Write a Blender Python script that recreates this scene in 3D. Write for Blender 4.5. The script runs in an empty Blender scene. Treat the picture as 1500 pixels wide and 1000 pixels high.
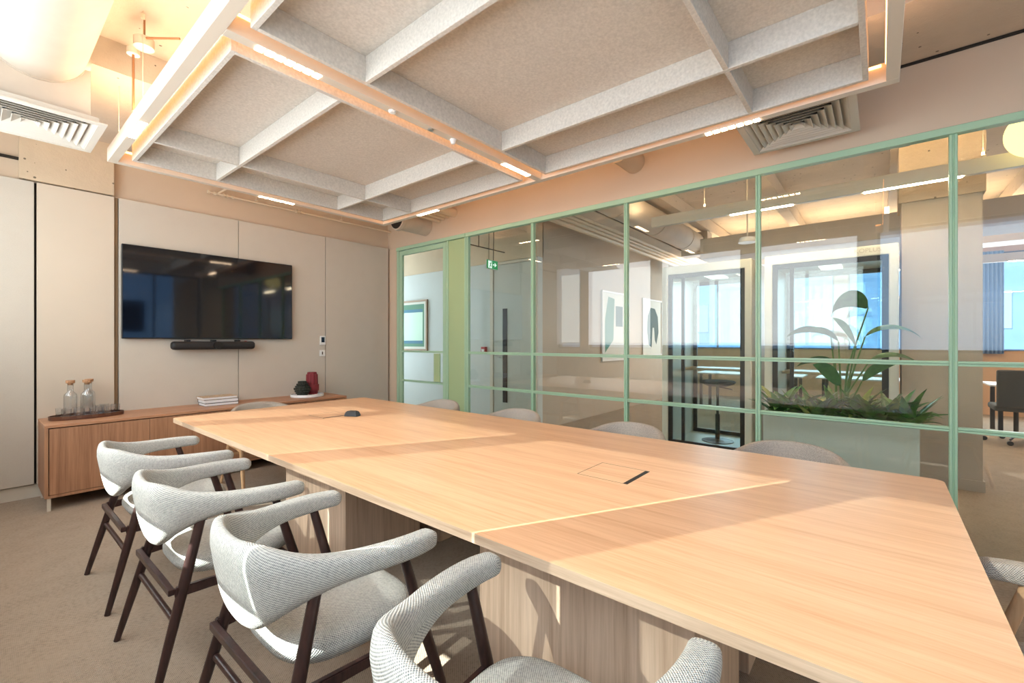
import bpy, bmesh, math, random
from mathutils import Vector, Matrix
random.seed(7)
PI = math.pi
SC = bpy.context.scene
COL = SC.collection

# ------------------------------------------------------------------ materials
def lin(c):
    return tuple(((v/255.0)/12.92 if v/255.0 <= .04045 else (((v/255.0)+.055)/1.055)**2.4) for v in c) + (1.0,)

class NT:
    def __init__(s, name):
        s.m = bpy.data.materials.new(name); s.m.use_nodes = True
        s.t = s.m.node_tree; s.t.nodes.clear()
        s.out = s.t.nodes.new('ShaderNodeOutputMaterial')
    def n(s, typ, **kw):
        nd = s.t.nodes.new(typ)
        for k, v in kw.items(): setattr(nd, k, v)
        return nd
    def l(s, a, b): s.t.links.new(a, b)
    def math(s, op, a, b=None):
        nd = s.n('ShaderNodeMath', operation=op)
        for i, x in enumerate((a, b)):
            if x is None: continue
            if isinstance(x, (int, float)): nd.inputs[i].default_value = x
            else: s.l(x, nd.inputs[i])
        return nd.outputs[0]
    def bsdf(s, rough=.6, metal=0, spec=.5):
        b = s.n('ShaderNodeBsdfPrincipled')
        b.inputs['Roughness'].default_value = rough
        b.inputs['Metallic'].default_value = metal
        b.inputs['Specular IOR Level'].default_value = spec
        s.l(b.outputs[0], s.out.inputs[0]); return b
    def noise(s, vec, scale, detail=4, rough=.55):
        nd = s.n('ShaderNodeTexNoise'); nd.inputs['Scale'].default_value = scale
        nd.inputs['Detail'].default_value = detail; nd.inputs['Roughness'].default_value = rough
        s.l(vec, nd.inputs['Vector']); return nd.outputs[0]
    def ramp(s, fac, stops):
        r = s.n('ShaderNodeValToRGB'); e = r.color_ramp.elements
        while len(e) < len(stops): e.new(.5)
        for el, (p, c) in zip(e, stops): el.position = p; el.color = c
        s.l(fac, r.inputs[0]); return r.outputs[0]
    def bump(s, b, h, strength, dist):
        bp = s.n('ShaderNodeBump'); bp.inputs['Strength'].default_value = strength
        bp.inputs['Distance'].default_value = dist
        s.l(h, bp.inputs['Height']); s.l(bp.outputs[0], b.inputs['Normal'])
    def obj(s, scale=(1,1,1)):
        tc = s.n('ShaderNodeTexCoord'); mp = s.n('ShaderNodeMapping')
        mp.inputs['Scale'].default_value = scale
        s.l(tc.outputs['Object'], mp.inputs[0]); return mp.outputs[0]

def mul(c, f): return (c[0]*f, c[1]*f, c[2]*f, 1)

def plain(name, rgb, rough=.6, metal=0, spec=.5, var=0.0, scale=6, bump=0.0, bscale=300):
    k = NT(name); b = k.bsdf(rough, metal, spec); c = lin(rgb)
    if var:
        v = k.obj(); nz = k.noise(v, scale)
        k.l(k.ramp(nz, [(.3, mul(c, 1-var)), (.7, mul(c, 1+var))]), b.inputs['Base Color'])
    else: b.inputs['Base Color'].default_value = c
    if bump:
        v = k.obj(); k.bump(b, k.noise(v, bscale, 2), bump, .002)
    return k.m

def emit(name, rgb, strength):
    k = NT(name); e = k.n('ShaderNodeEmission'); e.inputs[0].default_value = lin(rgb); e.inputs[1].default_value = strength
    k.l(e.outputs[0], k.out.inputs[0]); return k.m

def wood(name, light, dark, scale=(3, 3, 60), rough=.45, big=1.0, spec=.4):
    """grain runs along the axis whose scale is small"""
    k = NT(name); b = k.bsdf(rough, 0, spec)
    v = k.obj(scale)
    n1 = k.noise(v, 1.0*big, 6, .62)
    v2 = k.obj(tuple(x*.22 for x in scale)); n2 = k.noise(v2, 1.0*big, 3, .5)
    v3 = k.obj(tuple(x*3.2 for x in scale)); n3 = k.noise(v3, 1.0*big, 2, .5)
    mixv = k.math('ADD', k.math('MULTIPLY', n1, .5), k.math('ADD', k.math('MULTIPLY', n2, .3), k.math('MULTIPLY', n3, .2)))
    L, D = lin(light), lin(dark); M = tuple((a*.55+c*.45) for a, c in zip(L, D))
    k.l(k.ramp(mixv, [(.36, D), (.48, M), (.60, L)]), b.inputs['Base Color'])
    k.bump(b, n3, .08, .001)
    return k.m

def weave(name, light, dark, freq, rough=.9, bump=.6, uv=True, var=.12, bd=.0015):
    """basket weave of light and dark threads; freq in threads per metre"""
    k = NT(name); b = k.bsdf(rough, 0, .15)
    tc = k.n('ShaderNodeTexCoord'); sp = k.n('ShaderNodeSeparateXYZ')
    k.l(tc.outputs['UV' if uv else 'Object'], sp.inputs[0])
    f = freq*PI
    a = k.math('SINE', k.math('MULTIPLY', sp.outputs[0], f)); c = k.math('SINE', k.math('MULTIPLY', sp.outputs[1], f))
    p = k.math('MULTIPLY', a, c)
    p = k.math('ADD', k.math('MULTIPLY', p, .5), .5)
    src = tc.outputs['UV' if uv else 'Object']
    nz = k.noise(src, freq*.35, 2); nb = k.noise(src, 7, 2)
    h = k.math('ADD', k.math('MULTIPLY', p, .7), k.math('ADD', k.math('MULTIPLY', nz, .3+var), k.math('MULTIPLY', nb, var)))
    L, D = lin(light), lin(dark)
    k.l(k.ramp(h, [(.28, D), (.85, L)]), b.inputs['Base Color'])
    k.bump(b, p, bump, bd)
    return k.m

def glassy(name, tint=(1, 1, 1), ior=1.5, rough=0.0, boost=0.0):
    k = NT(name)
    fr = k.n('ShaderNodeFresnel'); fr.inputs[0].default_value = ior
    tr = k.n('ShaderNodeBsdfTransparent'); tr.inputs[0].default_value = tint + (1,)
    gl = k.n('ShaderNodeBsdfGlossy'); gl.inputs['Roughness'].default_value = rough
    mx = k.n('ShaderNodeMixShader')
    ge = k.n('ShaderNodeNewGeometry')
    front = k.math('SUBTRACT', 1.0, ge.outputs['Backfacing'])
    k.l(k.math('MULTIPLY', k.math('ADD', k.math('MULTIPLY', fr.outputs[0], 2.3), boost), front), mx.inputs[0]); k.l(tr.outputs[0], mx.inputs[1]); k.l(gl.outputs[0], mx.inputs[2])
    k.l(mx.outputs[0], k.out.inputs[0]); return k.m

def blindmat(name, rgb, open_=.12):
    k = NT(name)
    tl = k.n('ShaderNodeBsdfTranslucent'); tl.inputs[0].default_value = lin(rgb)
    df = k.n('ShaderNodeBsdfDiffuse'); df.inputs[0].default_value = lin(rgb)
    tr = k.n('ShaderNodeBsdfTransparent')
    m1 = k.n('ShaderNodeMixShader'); m1.inputs[0].default_value = .5
    m2 = k.n('ShaderNodeMixShader'); m2.inputs[0].default_value = open_
    k.l(tl.outputs[0], m1.inputs[1]); k.l(df.outputs[0], m1.inputs[2])
    k.l(m1.outputs[0], m2.inputs[1]); k.l(tr.outputs[0], m2.inputs[2]); k.l(m2.outputs[0], k.out.inputs[0])
    return k.m

def concrete(name, rgb, holes=True):
    k = NT(name); b = k.bsdf(.85, 0, .2); c = lin(rgb); v = k.obj()
    n1 = k.noise(v, 1.7, 6, .6)
    col = k.ramp(n1, [(.3, mul(c, .86)), (.7, mul(c, 1.06))])
    if holes:
        vo = k.n('ShaderNodeTexVoronoi'); vo.inputs['Scale'].default_value = 16; k.l(v, vo.inputs['Vector'])
        n2 = k.noise(v, 2.3, 2); r = k.n('ShaderNodeSeparateColor'); k.l(vo.outputs['Color'], r.inputs[0])
        near = k.math('LESS_THAN', vo.outputs['Distance'], .15)
        pick = k.math('MULTIPLY', k.math('GREATER_THAN', r.outputs[0], .55), k.math('GREATER_THAN', n2, .50))
        f = k.math('MULTIPLY', near, pick)
        mx = k.n('ShaderNodeMixRGB'); k.l(f, mx.inputs[0]); k.l(col, mx.inputs[1]); mx.inputs[2].default_value = mul(c, .28)
        col = mx.outputs[0]
    k.l(col, b.inputs['Base Color']); k.bump(b, k.noise(v, 9, 5, .7), .35, .02)
    return k.m

M = {}
M['plaster'] = plain('beige_wall_paint', (208, 188, 166), .8, spec=.2, var=.02, scale=2, bump=.1)
M['plaster_pale'] = plain('pale_wall_paint', (214, 206, 192), .75, spec=.25, var=.02, scale=2)
M['column_paint'] = plain('taupe_column_paint', (190, 175, 158), .8, spec=.2, var=.02)
M['corridor_paint'] = plain('pale_blue_grey_paint', (206, 210, 208), .8, spec=.2, var=.02)
M['peach_paint'] = plain('peach_paint', (214, 172, 140), .8, spec=.2)
M['concrete'] = concrete('painted_concrete', (214, 194, 168))
M['slab'] = concrete('painted_slab', (206, 190, 172), True)
M['linen'] = weave('linen_wall_panel', (202, 194, 182), (178, 169, 157), 420, .9, .15, True, .45, .0005)
M['cladding'] = plain('column_cladding_paint', (208, 195, 178), .75, spec=.2, var=.02, scale=2)
M['felt'] = plain('grey_white_felt', (208, 202, 194), .95, spec=.05, var=.11, scale=70, bump=.4, bscale=500)
M['alu'] = plain('cream_aluminium', (214, 204, 190), .45, spec=.4)
M['lamp'] = emit('lamp_cell', (255, 222, 184), 32)
M['lamp_office'] = emit('office_lamp_strip', (255, 226, 190), 90)
M['led'] = emit('led_tape', (255, 170, 96), 11.0)
M['carpet'] = weave('woven_carpet', (172, 155, 138), (84, 74, 66), 170, .95, .6, False, .35, .002)
M['oak_top'] = wood('oak_veneer_top', (244, 197, 156), (222, 168, 124), (60, 2.2, 60), .36, spec=.45)
M['oak_edge'] = wood('oak_edge_band', (208, 182, 156), (174, 146, 120), (60, 2.6, 60), .45)
M['oak_side'] = wood('oak_veneer_upright', (216, 190, 166), (178, 150, 126), (46, 46, 1.5), .5)
M['side_oak'] = wood('brown_oak_doors', (184, 138, 106), (142, 100, 74), (42, 42, 1.5), .45)
M['side_top'] = wood('brown_oak_top', (196, 146, 112), (160, 112, 82), (1.8, 42, 42), .4)
M['oak_leg'] = wood('pale_oak_leg', (216, 176, 136), (186, 146, 106), (40, 40, 3), .4)
M['walnut'] = wood('dark_stained_leg', (66, 44, 42), (34, 22, 22), (50, 50, 4), .32, spec=.5)
M['fabric'] = weave('grey_basket_weave', (222, 221, 216), (96, 104, 108), 270, .92, .9, True, .2, .002)
M['fabric_beige'] = weave('greige_basket_weave', (218, 207, 194), (112, 102, 94), 280, .92, .8, True, .18, .003)
M['green'] = plain('pale_green_metal', (168, 202, 172), .4, spec=.45)
M['green_panel'] = plain('pale_green_panel', (170, 192, 146), .45, spec=.4)
M['pane'] = glassy('clear_pane', (.93, .97, .95), 1.5)
M['pane_blue'] = glassy('pod_pane', (.84, .93, .95), 1.5)
M['glass'] = glassy('tumbler_glass', (.97, .98, .99), 1.55, .02, .04)
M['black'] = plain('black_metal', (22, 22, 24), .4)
M['black_soft'] = plain('black_plastic', (30, 30, 32), .55)
M['screen'] = plain('black_screen', (5, 8, 18), .05, spec=.9)
M['white'] = plain('white_plastic', (232, 232, 230), .4)
M['pod'] = plain('pod_white_shell', (222, 217, 204), .45)
M['dark_gap'] = plain('shadow_gap', (40, 34, 28), .9)
M['brown_edge'] = plain('brown_panel_edge', (140, 116, 88), .8)
M['vent'] = plain('vent_metal', (214, 208, 198), .45, spec=.4)
M['cork'] = plain('cork', (176, 134, 100), .9, var=.25, scale=160)
M['tray_wood'] = wood('dark_tray_wood', (104, 66, 48), (72, 42, 30), (4, 40, 40), .4)
M['book_edge'] = plain('book_pages', (238, 238, 240), .8)
M['book_dark'] = plain('book_cover_dark', (44, 42, 48), .5)
M['book_tan'] = plain('book_cover_tan', (190, 165, 138), .8, var=.35, scale=70)
M['marble'] = plain('white_stone_tray', (232, 230, 232), .35, var=.04, scale=12)
M['burgundy'] = plain('burgundy_ceramic', (130, 48, 54), .55, spec=.3)
M['moss'] = plain('blackened_green_ceramic', (52, 54, 46), .6, spec=.3)
M['red'] = plain('red_plastic', (168, 32, 36), .4)
M['steel'] = plain('brushed_steel', (190, 190, 190), .3, metal=1)
M['door_paint'] = plain('grey_door_paint', (192, 194, 188), .6)
M['sign_green'] = emit('sign_green', (16, 150, 90), .9)
M['sign_white'] = emit('sign_white', (240, 255, 246), 1.1)
M['drop'] = plain('brown_drop_rod', (150, 100, 62), .6)
M['leaf'] = None
M['soil'] = plain('dark_soil', (48, 34, 26), .95, var=.3, scale=60)
M['planter'] = plain('sage_planter_paint', (214, 208, 196), .6)
M['grey_fabric'] = weave('charcoal_fabric', (96, 98, 98), (60, 62, 64), 260, .9, .4, True, .1, .001)
M['desk_white'] = plain('white_desktop', (226, 222, 220), .4)
M['duct'] = plain('painted_duct', (200, 188, 174), .6, spec=.4, var=.05, scale=5)
M['pipe'] = plain('painted_pipe', (222, 204, 180), .5)
M['cable'] = plain('dark_cable', (60, 44, 34), .7)
M['blind'] = blindmat('solar_blind', (250, 250, 248), .30)
M['win_frame'] = plain('window_frame_grey', (70, 76, 84), .5)
M['curtain'] = plain('blue_sheer_curtain', (150, 178, 215), .8)
M['facade'] = plain('blue_grey_facade', (70, 98, 132), .9, var=.15, scale=1)
M['facade_win'] = emit('lit_facade_window', (170, 205, 230), 2.2)
M['shade'] = emit('cream_lamp_shade', (255, 226, 150), 2.2)
M['art_paper'] = plain('print_paper', (214, 212, 200), .7)
M['art_green'] = plain('print_green', (72, 128, 100), .7)
M['art_dark'] = plain('print_dark_green', (66, 86, 78), .7)
M['art_teal'] = plain('print_teal', (44, 112, 140), .7)
M['art_mint'] = plain('print_mint', (200, 226, 206), .7)
M['frame_wood'] = plain('picture_frame_wood', (150, 116, 84), .5)
M['frame_white'] = plain('picture_frame_white', (220, 214, 206), .5)

def leafmat(name, a, bcol, rough=.35):
    k = NT(name); b = k.bsdf(rough, 0, .5); v = k.obj()
    k.l(k.ramp(k.noise(v, 14, 3), [(.35, lin(a)), (.65, lin(bcol))]), b.inputs['Base Color'])
    return k.m
M['leaf'] = leafmat('dark_leaf', (36, 92, 40), (88, 142, 62), .28)
M['leaf_pale'] = leafmat('pale_leaf', (104, 128, 58), (158, 168, 84))
M['leaf_big'] = leafmat('banana_leaf', (38, 92, 54), (64, 122, 70))
M['stem'] = plain('leaf_stalk', (96, 128, 66), .5)

# ------------------------------------------------------------------ mesh helpers
class MB:
    """collects shapes into ONE mesh"""
    def __init__(s): s.bm = bmesh.new()
    def box(s, x0, x1, y0, y1, z0, z1, bev=0.0, seg=2, mat=None):
        t = bmesh.new(); bmesh.ops.create_cube(t, size=1)
        for v in t.verts:
            v.co = Vector(((x0+x1)/2+v.co.x*abs(x1-x0), (y0+y1)/2+v.co.y*abs(y1-y0), (z0+z1)/2+v.co.z*abs(z1-z0)))
        if bev: bmesh.ops.bevel(t, geom=t.edges[:], offset=bev, segments=seg, affect='EDGES', profile=.6)
        return s.add(t, mat)
    def add(s, t, mat=None):
        if mat is not None: bmesh.ops.transform(t, matrix=mat, verts=t.verts)
        me = bpy.data.meshes.new('tmp'); t.to_mesh(me); t.free(); s.bm.from_mesh(me); bpy.data.meshes.remove(me)
        return s
    def cyl(s, p0, p1, r0, r1=None, seg=20, caps=True):
        p0, p1 = Vector(p0), Vector(p1); r1 = r0 if r1 is None else r1
        d = p1-p0; t = bmesh.new()
        bmesh.ops.create_cone(t, cap_ends=caps, segments=seg, radius1=r0, radius2=r1, depth=d.length)
        q = Vector((0, 0, 1)).rotation_difference(d.normalized()).to_matrix().to_4x4()
        bmesh.ops.transform(t, matrix=Matrix.Translation((p0+p1)/2) @ q, verts=t.verts)
        return s.add(t)
    def tube(s, pts, radii, seg=12, caps=True):
        pts = [Vector(p) for p in pts]
        if isinstance(radii, (int, float)): radii = [radii]*len(pts)
        bm = s.bm; rings = []; up = Vector((0, 0, 1))
        n = len(pts)
        ref = None
        for i, p in enumerate(pts):
            d = (pts[min(i+1, n-1)]-pts[max(i-1, 0)]).normalized()
            if ref is None:
                ref = up if abs(d.z) < .9 else Vector((1, 0, 0))
            a = d.cross(ref).normalized(); b = a.cross(d).normalized(); ref = b
            rings.append([bm.verts.new(p + (a*math.cos(2*PI*k/seg)+b*math.sin(2*PI*k/seg))*radii[i]) for k in range(seg)])
        for i in range(n-1):
            for k in range(seg):
                bm.faces.new((rings[i][k], rings[i][(k+1) % seg], rings[i+1][(k+1) % seg], rings[i+1][k]))
        if caps:
            bm.faces.new(rings[0][::-1]); bm.faces.new(rings[-1])
        return s
    def rings(s, rings, caps=True, closed=False):
        bm = s.bm; R = [[bm.verts.new(p) for p in r] for r in rings]; m = len(R[0])
        for i in range(len(R)-1):
            for k in range(m):
                bm.faces.new((R[i][k], R[i][(k+1) % m], R[i+1][(k+1) % m], R[i+1][k]))
        if caps: bm.faces.new(R[0][::-1]); bm.faces.new(R[-1])
        return s
    def lathe(s, prof, seg=32, c=(0, 0, 0), fl=None):
        """prof list of (r, z); fl(angle, i) radius factor"""
        rings = []
        for i, (r, z) in enumerate(prof):
            rings.append([Vector((c[0]+r*(fl(2*PI*k/seg, i) if fl else 1)*math.cos(2*PI*k/seg),
                                  c[1]+r*(fl(2*PI*k/seg, i) if fl else 1)*math.sin(2*PI*k/seg), c[2]+z)) for k in range(seg)])
        return s.rings(rings)
    def prism(s, poly, z0, z1):
        bm = s.bm
        a = [bm.verts.new((x, y, z0)) for x, y in poly]; b = [bm.verts.new((x, y, z1)) for x, y in poly]
        n = len(poly)
        bm.faces.new(a[::-1]); bm.faces.new(b)
        for i in range(n): bm.faces.new((a[i], a[(i+1) % n], b[(i+1) % n], b[i]))
        return s
    def build(s, name, m, parent=None, smooth=False, uv=True, bevel=0.0, subsurf=0):
        bmesh.ops.recalc_face_normals(s.bm, faces=s.bm.faces)
        if uv: boxuv(s.bm)
        me = bpy.data.meshes.new(name); s.bm.to_mesh(me); s.bm.free()
        me.materials.append(m)
        if smooth:
            for p in me.polygons: p.use_smooth = True
        o = bpy.data.objects.new(name, me); COL.objects.link(o)
        if parent is not None: o.parent = parent
        if bevel:
            b = o.modifiers.new('b', 'BEVEL'); b.width = bevel; b.segments = 2; b.limit_method = 'ANGLE'
        if subsurf:
            b = o.modifiers.new('s', 'SUBSURF'); b.levels = b.render_levels = subsurf
        return o

def boxuv(bm):
    uvl = bm.loops.layers.uv.verify()
    for f in bm.faces:
        n = f.normal; ax = max(range(3), key=lambda i: abs(n[i]))
        a, b = ((1, 2), (0, 2), (0, 1))[ax]
        for l in f.loops: l[uvl].uv = (l.vert.co[a], l.vert.co[b])

def smooth_angle(o, deg=40):
    me = o.data
    for p in me.polygons: p.use_smooth = True
    bm = bmesh.new(); bm.from_mesh(me)
    for e in bm.edges:
        if len(e.link_faces) == 2 and e.calc_face_angle(0) > math.radians(deg): e.smooth = False
    bm.to_mesh(me); bm.free()
    return o

def empty(name, loc=(0, 0, 0), rz=0.0):
    o = bpy.data.objects.new(name, None); COL.objects.link(o); o.location = loc; o.rotation_euler = (0, 0, rz)
    o.empty_display_size = .1
    return o
def tag(o, label, cat, group=None, kind=None):
    o['label'] = label; o['category'] = cat
    if group: o['group'] = group
    if kind: o['kind'] = kind
    return o
def struct(o): o['kind'] = 'structure'; return o
def copy_tree(o, parent=None):
    c = o.copy(); COL.objects.link(c)
    if parent is not None: c.parent = parent
    for ch in [x for x in bpy.data.objects if x.parent == o]: copy_tree(ch, c)
    return c
def area(name, loc, rot, sx, sy, col, power, spread=None):
    L = bpy.data.lights.new(name, 'AREA'); L.shape = 'RECTANGLE'; L.size = sx; L.size_y = sy
    L.color = col; L.energy = power
    if spread: L.spread = spread
    o = bpy.data.objects.new(name, L); COL.objects.link(o); o.location = loc; o.rotation_euler = rot
    return o
def base(root):
    """put a thing's Empty at its base centre, parts stay where they are"""
    bpy.context.view_layer.update()
    pts = []
    for ch in root.children:
        if ch.type == 'MESH': pts += [ch.matrix_basis @ Vector(c) for c in ch.bound_box]
    x = (min(p.x for p in pts)+max(p.x for p in pts))/2; y = (min(p.y for p in pts)+max(p.y for p in pts))/2; z = min(p.z for p in pts)
    root.location = (x, y, z)
    for ch in root.children: ch.location = Vector(ch.location)-Vector((x, y, z))
    return root

D = 5.80          # tv wall plane
W = 4.05          # glazed partition plane
XW = -0.46        # window wall plane
YN = -1.9         # near wall
ZC = 3.5          # slab
XF = 12.2         # far facade of the open office

# ================================================================== SETTING
struct(MB().box(XW-.3, XF+.3, -6.2, 9.0, -.12, 0).build('floor', M['carpet']))
struct(MB().box(XW-.3, XF+.3, -6.2, 9.0, ZC, ZC+.2).build('ceiling', M['slab']))
struct(MB().box(XW-.3, W-.1, 4.17, D+.15, 3.285, ZC-.001).build('ceiling_soffit', M['slab']))
struct(MB().box(3.32, W+.1, YN-.1, 4.165, 3.264, ZC-.002).build('ceiling_beam', M['slab']))
# tv wall with concrete column face and cladding panels
struct(MB().box(XW-.3, W+.1, D, D+.14, .001, ZC-.003).build('wall_back', M['plaster']))
struct(MB().box(.262, .88, D-.075, D-.001, 2.795, 3.284).build('wall_back_concrete', M['concrete']))
struct(MB().box(XW, .262, D-.03, D-.001, 2.96, 2.98).build('slot_shade_strip', M['dark_gap']))  # dark strip on the wall face, painted shade of a recessed slot
o = struct(MB().box(.368, .885, D-.055, D-.001, .12, 2.785, .002, 1).build('wall_back_column_cladding', M['cladding']))
struct(MB().box(.886, .914, D-.030, D-.001, .12, 2.785).build('trim_2', M['brown_edge']))
struct(MB().box(.352, .368, D-.012, D-.001, .12, 2.785).build('trim_3', M['dark_gap']))
struct(MB().box(XW, 3.99, D-.02, D-.002, .001, .115).build('baseboard_back', M['plaster_pale']))
def panel(x0, x1, n, lab):
    o = MB().box(x0, x1, D-.052, D-.003, .125, 2.785, .004, 2).build('acoustic_wall_panel', M['linen'])
    tag(o, lab, 'wall panel')
panel(XW+.01, .352, 1, 'linen covered acoustic panel at the far left edge, beside the smooth column')
panel(.92, 1.972, 2, 'wide linen panel directly behind the left part of the television')
panel(1.978, 3.024, 3, 'linen panel between the two seams, behind the right end of the television and the thermostat')
panel(3.03, 4.02, 4, 'linen wall panel right of the thermostat, next to the green glass door')
# bulkhead over the glazing, extends along the room
struct(MB().box(W, W+.1, 5.585, D, .001, 2.775).build('wall_right_pier', M['plaster']))
struct(MB().box(W, W+.1, YN, D, 2.776, 3.263).build('wall_right', M['plaster']))
struct(MB().box(W-.014, W-.001, YN, 4.16, 3.246, 3.262).build('edge_shade_strip', M['dark_gap']))  # dark strip painted in as the shadow line where wall meets beam
struct(MB().box(W+.101, W+.2, -6, D+3, 3.2, ZC-.004).build('wall_right_upper', M['plaster']))
# corridor side beyond the tv wall
struct(MB().box(5.6, 5.72, 4.1, 9.0, .001, 2.70).build('wall_corridor', M['corridor_paint']))
struct(MB().box(5.58, 5.74, 4.1, 9.0, 2.701, ZC-.005).build('wall_corridor_concrete', M['concrete']))
struct(MB().box(5.721, XF, 4.1, 4.22, .001, ZC-.006).build('wall_office', M['column_paint']))
struct(MB().box(W-.1, W, D+.141, 8.9, .001, ZC-.011).build('wall_corridor_left', M['corridor_paint']))
struct(MB().box(W-.1, 5.6, 8.9, 9.0, .001, ZC-.007).build('wall_corridor_end', M['corridor_paint']))
# column in the open office
o = MB().box(5.89, 6.42, -.72, -.16, .001, 2.75).build('column_wall', M['column_paint']); struct(o)
struct(MB().box(5.87, 6.44, -.74, -.14, 2.751, ZC-.008).build('column_wall_concrete', M['concrete']))
struct(MB().box(5.875, 6.435, -.735, -.145, .0, .10).build('baseboard_column', M['column_paint']))
# far facade of the office with three windows
fw = MB(); fw.box(XF, XF+.2, -6.2, 4.1, 0, 1.2); fw.box(XF, XF+.2, -6.2, 4.1, 3.05, ZC)
for y0, y1 in ((-6.2, -5.3), (-3.55, -3.2), (-1.25, -1.0), (.55, .8), (2.35, 2.6), (3.9, 4.1)): fw.box(XF, XF+.2, y0, y1, 1.2, 3.05)
struct(fw.build('wall_far', M['peach_paint']))
fwin = [(-5.3, -3.55), (-3.2, -1.25), (-1.0, .55), (.8, 2.35), (2.6, 3.9)]
wn = 1
def window_unit(axis, c0, c1, z0, z1, plane, n, split=2, pane='pane', fm='win_frame', th=.05):
    e = struct(empty('window_%d' % n)); f = MB(); w = .035
    def bx(a0, a1, q0, q1):
        if axis == 'y': f.box(plane-th/2, plane+th/2, a0, a1, q0, q1)
        else: f.box(a0, a1, plane-th/2, plane+th/2, q0, q1)
    bx(c0, c1, z0, z0+w); bx(c0, c1, z1-w, z1)
    for i in range(split+1):
        a = c0 + (c1-c0-w)*i/split; bx(a, a+w, z0+w, z1-w)
    f.build('window_frame', M[fm], e)
    g = MB()
    if axis == 'y': g.box(plane-.004, plane+.004, c0+.01, c1-.01, z0+.01, z1-.01)
    else: g.box(c0+.01, c1-.01, plane-.004, plane+.004, z0+.01, z1-.01)
    g.build('window_pane', M[pane], e)
    return base(e)
for y0, y1 in fwin: window_unit('y', y0, y1, 1.2, 3.05, XF+.1, wn); wn += 1
# window wall (left, beside the camera): sill wall, head, piers
lw = MB(); lw.box(XW-.25, XW, YN-.1, D, 0, 1.225); lw.box(XW-.25, XW, YN-.1, D, 3.05, ZC)
for y0, y1 in ((-2.0, -1.55), (.04, .262), (1.67, 1.882), (3.30, 3.512), (4.93, 5.142), (5.75, D)): lw.box(XW-.10, XW, y0, y1, 1.225, 3.05)
struct(lw.build('wall_left', M['plaster_pale']))
bays = [(-1.55, .04), (.262, 1.67), (1.882, 3.30), (3.512, 4.93), (5.142, 5.75)]
for y0, y1 in bays: window_unit('y', y0, y1, 1.225, 3.05, XW-.07, wn, 1); wn += 1
labs = ['white roller blind in the window bay nearest the table end', 'white roller blind in the second window bay, beside the near chairs',
        'white roller blind in the third window bay, beside the far chairs', 'narrow white roller blind next to the television wall']
for (y0, y1), lb in zip(bays[1:], labs):
    e = empty('roller_blind'); tag(e, lb, 'blind', 'roller blinds along the window wall')
    MB().box(XW-.024, XW-.021, y0+.028, y1-.002, 1.35, 3.04).build('blind_fabric', M['blind'], e)
    MB().cyl((XW-.022, y0+.028, 1.35), (XW-.022, y1-.002, 1.35), .009).build('bottom_bar', M['alu'], e, smooth=False)
    base(e)
# near wall with a wide window looking on the street
nw = MB(); nw.box(XW-.1, W+.1, YN-.2, YN, 0, .55); nw.box(XW-.1, W+.1, YN-.2, YN, 3.0, ZC)
for x0, x1 in ((XW-.1, -.2), (1.6, 1.85), (3.7, W+.1)): nw.box(x0, x1, YN-.2, YN, .55, 3.0)
struct(nw.build('wall_front', M['plaster_pale']))
for x0, x1 in ((-.2, 1.6), (1.85, 3.7)): window_unit('x', x0, x1, .55, 3.0, YN-.1, wn); wn += 1
# office outer walls
struct(MB().box(W+.1, XF, -6.3, -6.2, 0, ZC).build('wall_office_near', M['plaster']))

# ================================================================== GLAZED PARTITION
FX0, FX1 = W+.002, W+.052
def gbar(mb, y0, y1, z0, z1, proud=.0):
    """frame bar with a shallow groove down the middle"""
    mb.box(FX0-proud, FX1, y0, y1, z0, z1, .003, 1)
gp = struct(empty('window_%d' % wn)); wn += 1
mull = [(4.08, 4.12), (3.035, 3.071), (1.897, 1.933), (.749, .785), (-.384, -.344), (-1.53, -1.49)]
f = MB()
gbar(f, -1.88, 4.12, 2.725, 2.774, .012)
for y0, y1 in mull:
    c = (y0+y1)/2
    f.box(FX0, FX1, y0, c-.004, .0, 2.725, .003, 1); f.box(FX0, FX1, c+.004, y1, .0, 2.725, .003, 1); f.box(FX0+.008, FX1-.008, c-.005, c+.005, .05, 2.725)
for a, b in zip([m[0] for m in mull[:-1]], [m[1] for m in mull[1:]]):
    for zc in (1.236, .808):
        f.box(FX0+.004, FX1-.004, b, a, zc-.016, zc-.002, .002, 1); f.box(FX0, FX1, b, a, zc+.001, zc+.016, .002, 1); f.box(FX0+.012, FX1-.012, b, a, zc-.004, zc+.003)
f.build('window_frame', M['green'], gp)
for a, b in zip([m[0] for m in mull[:-1]], [m[1] for m in mull[1:]]):
    MB().box(W+.023, W+.031, b+.001, a-.001, .004, 2.724).build('window_pane', M['pane'], gp)
base(gp)
# fixed green leaf and door frame beside the door
dr = struct(empty('door_1'))
f = MB(); f.box(FX0-.012, FX1, 4.125, 5.584, 2.725, 2.774, .003, 1)
f.box(FX0, FX1, 5.53, 5.584, 0, 2.725, .003, 1); f.box(FX0, FX1, 4.125, 4.15, 0, 2.725, .003, 1); f.box(FX0, FX1, 4.455, 4.485, 0, 2.725, .003, 1)
f.build('door_frame', M['green'], dr)
MB().box(W+.012, W+.04, 4.15, 4.455, .01, 2.72, .002, 1).build('side_panel', M['green_panel'], dr)
lf = MB()
lf.box(W+.004, W+.044, 5.46, 5.522, .01, 2.715, .003, 1); lf.box(W+.004, W+.044, 4.492, 4.56, .01, 2.715, .003, 1)
lf.box(W+.004, W+.044, 4.56, 5.46, 2.65, 2.715, .003, 1); lf.box(W+.004, W+.044, 4.56, 5.46, .01, .10, .003, 1)
for zc in (1.236, .808): lf.box(W+.006, W+.042, 4.56, 5.46, zc-.014, zc+.014, .002, 1)
lf = lf.build('door_leaf', M['green'], dr)
MB().box(W+.020, W+.028, 4.561, 5.459, .101, 2.649).build('door_pane', M['pane'], lf)
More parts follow.
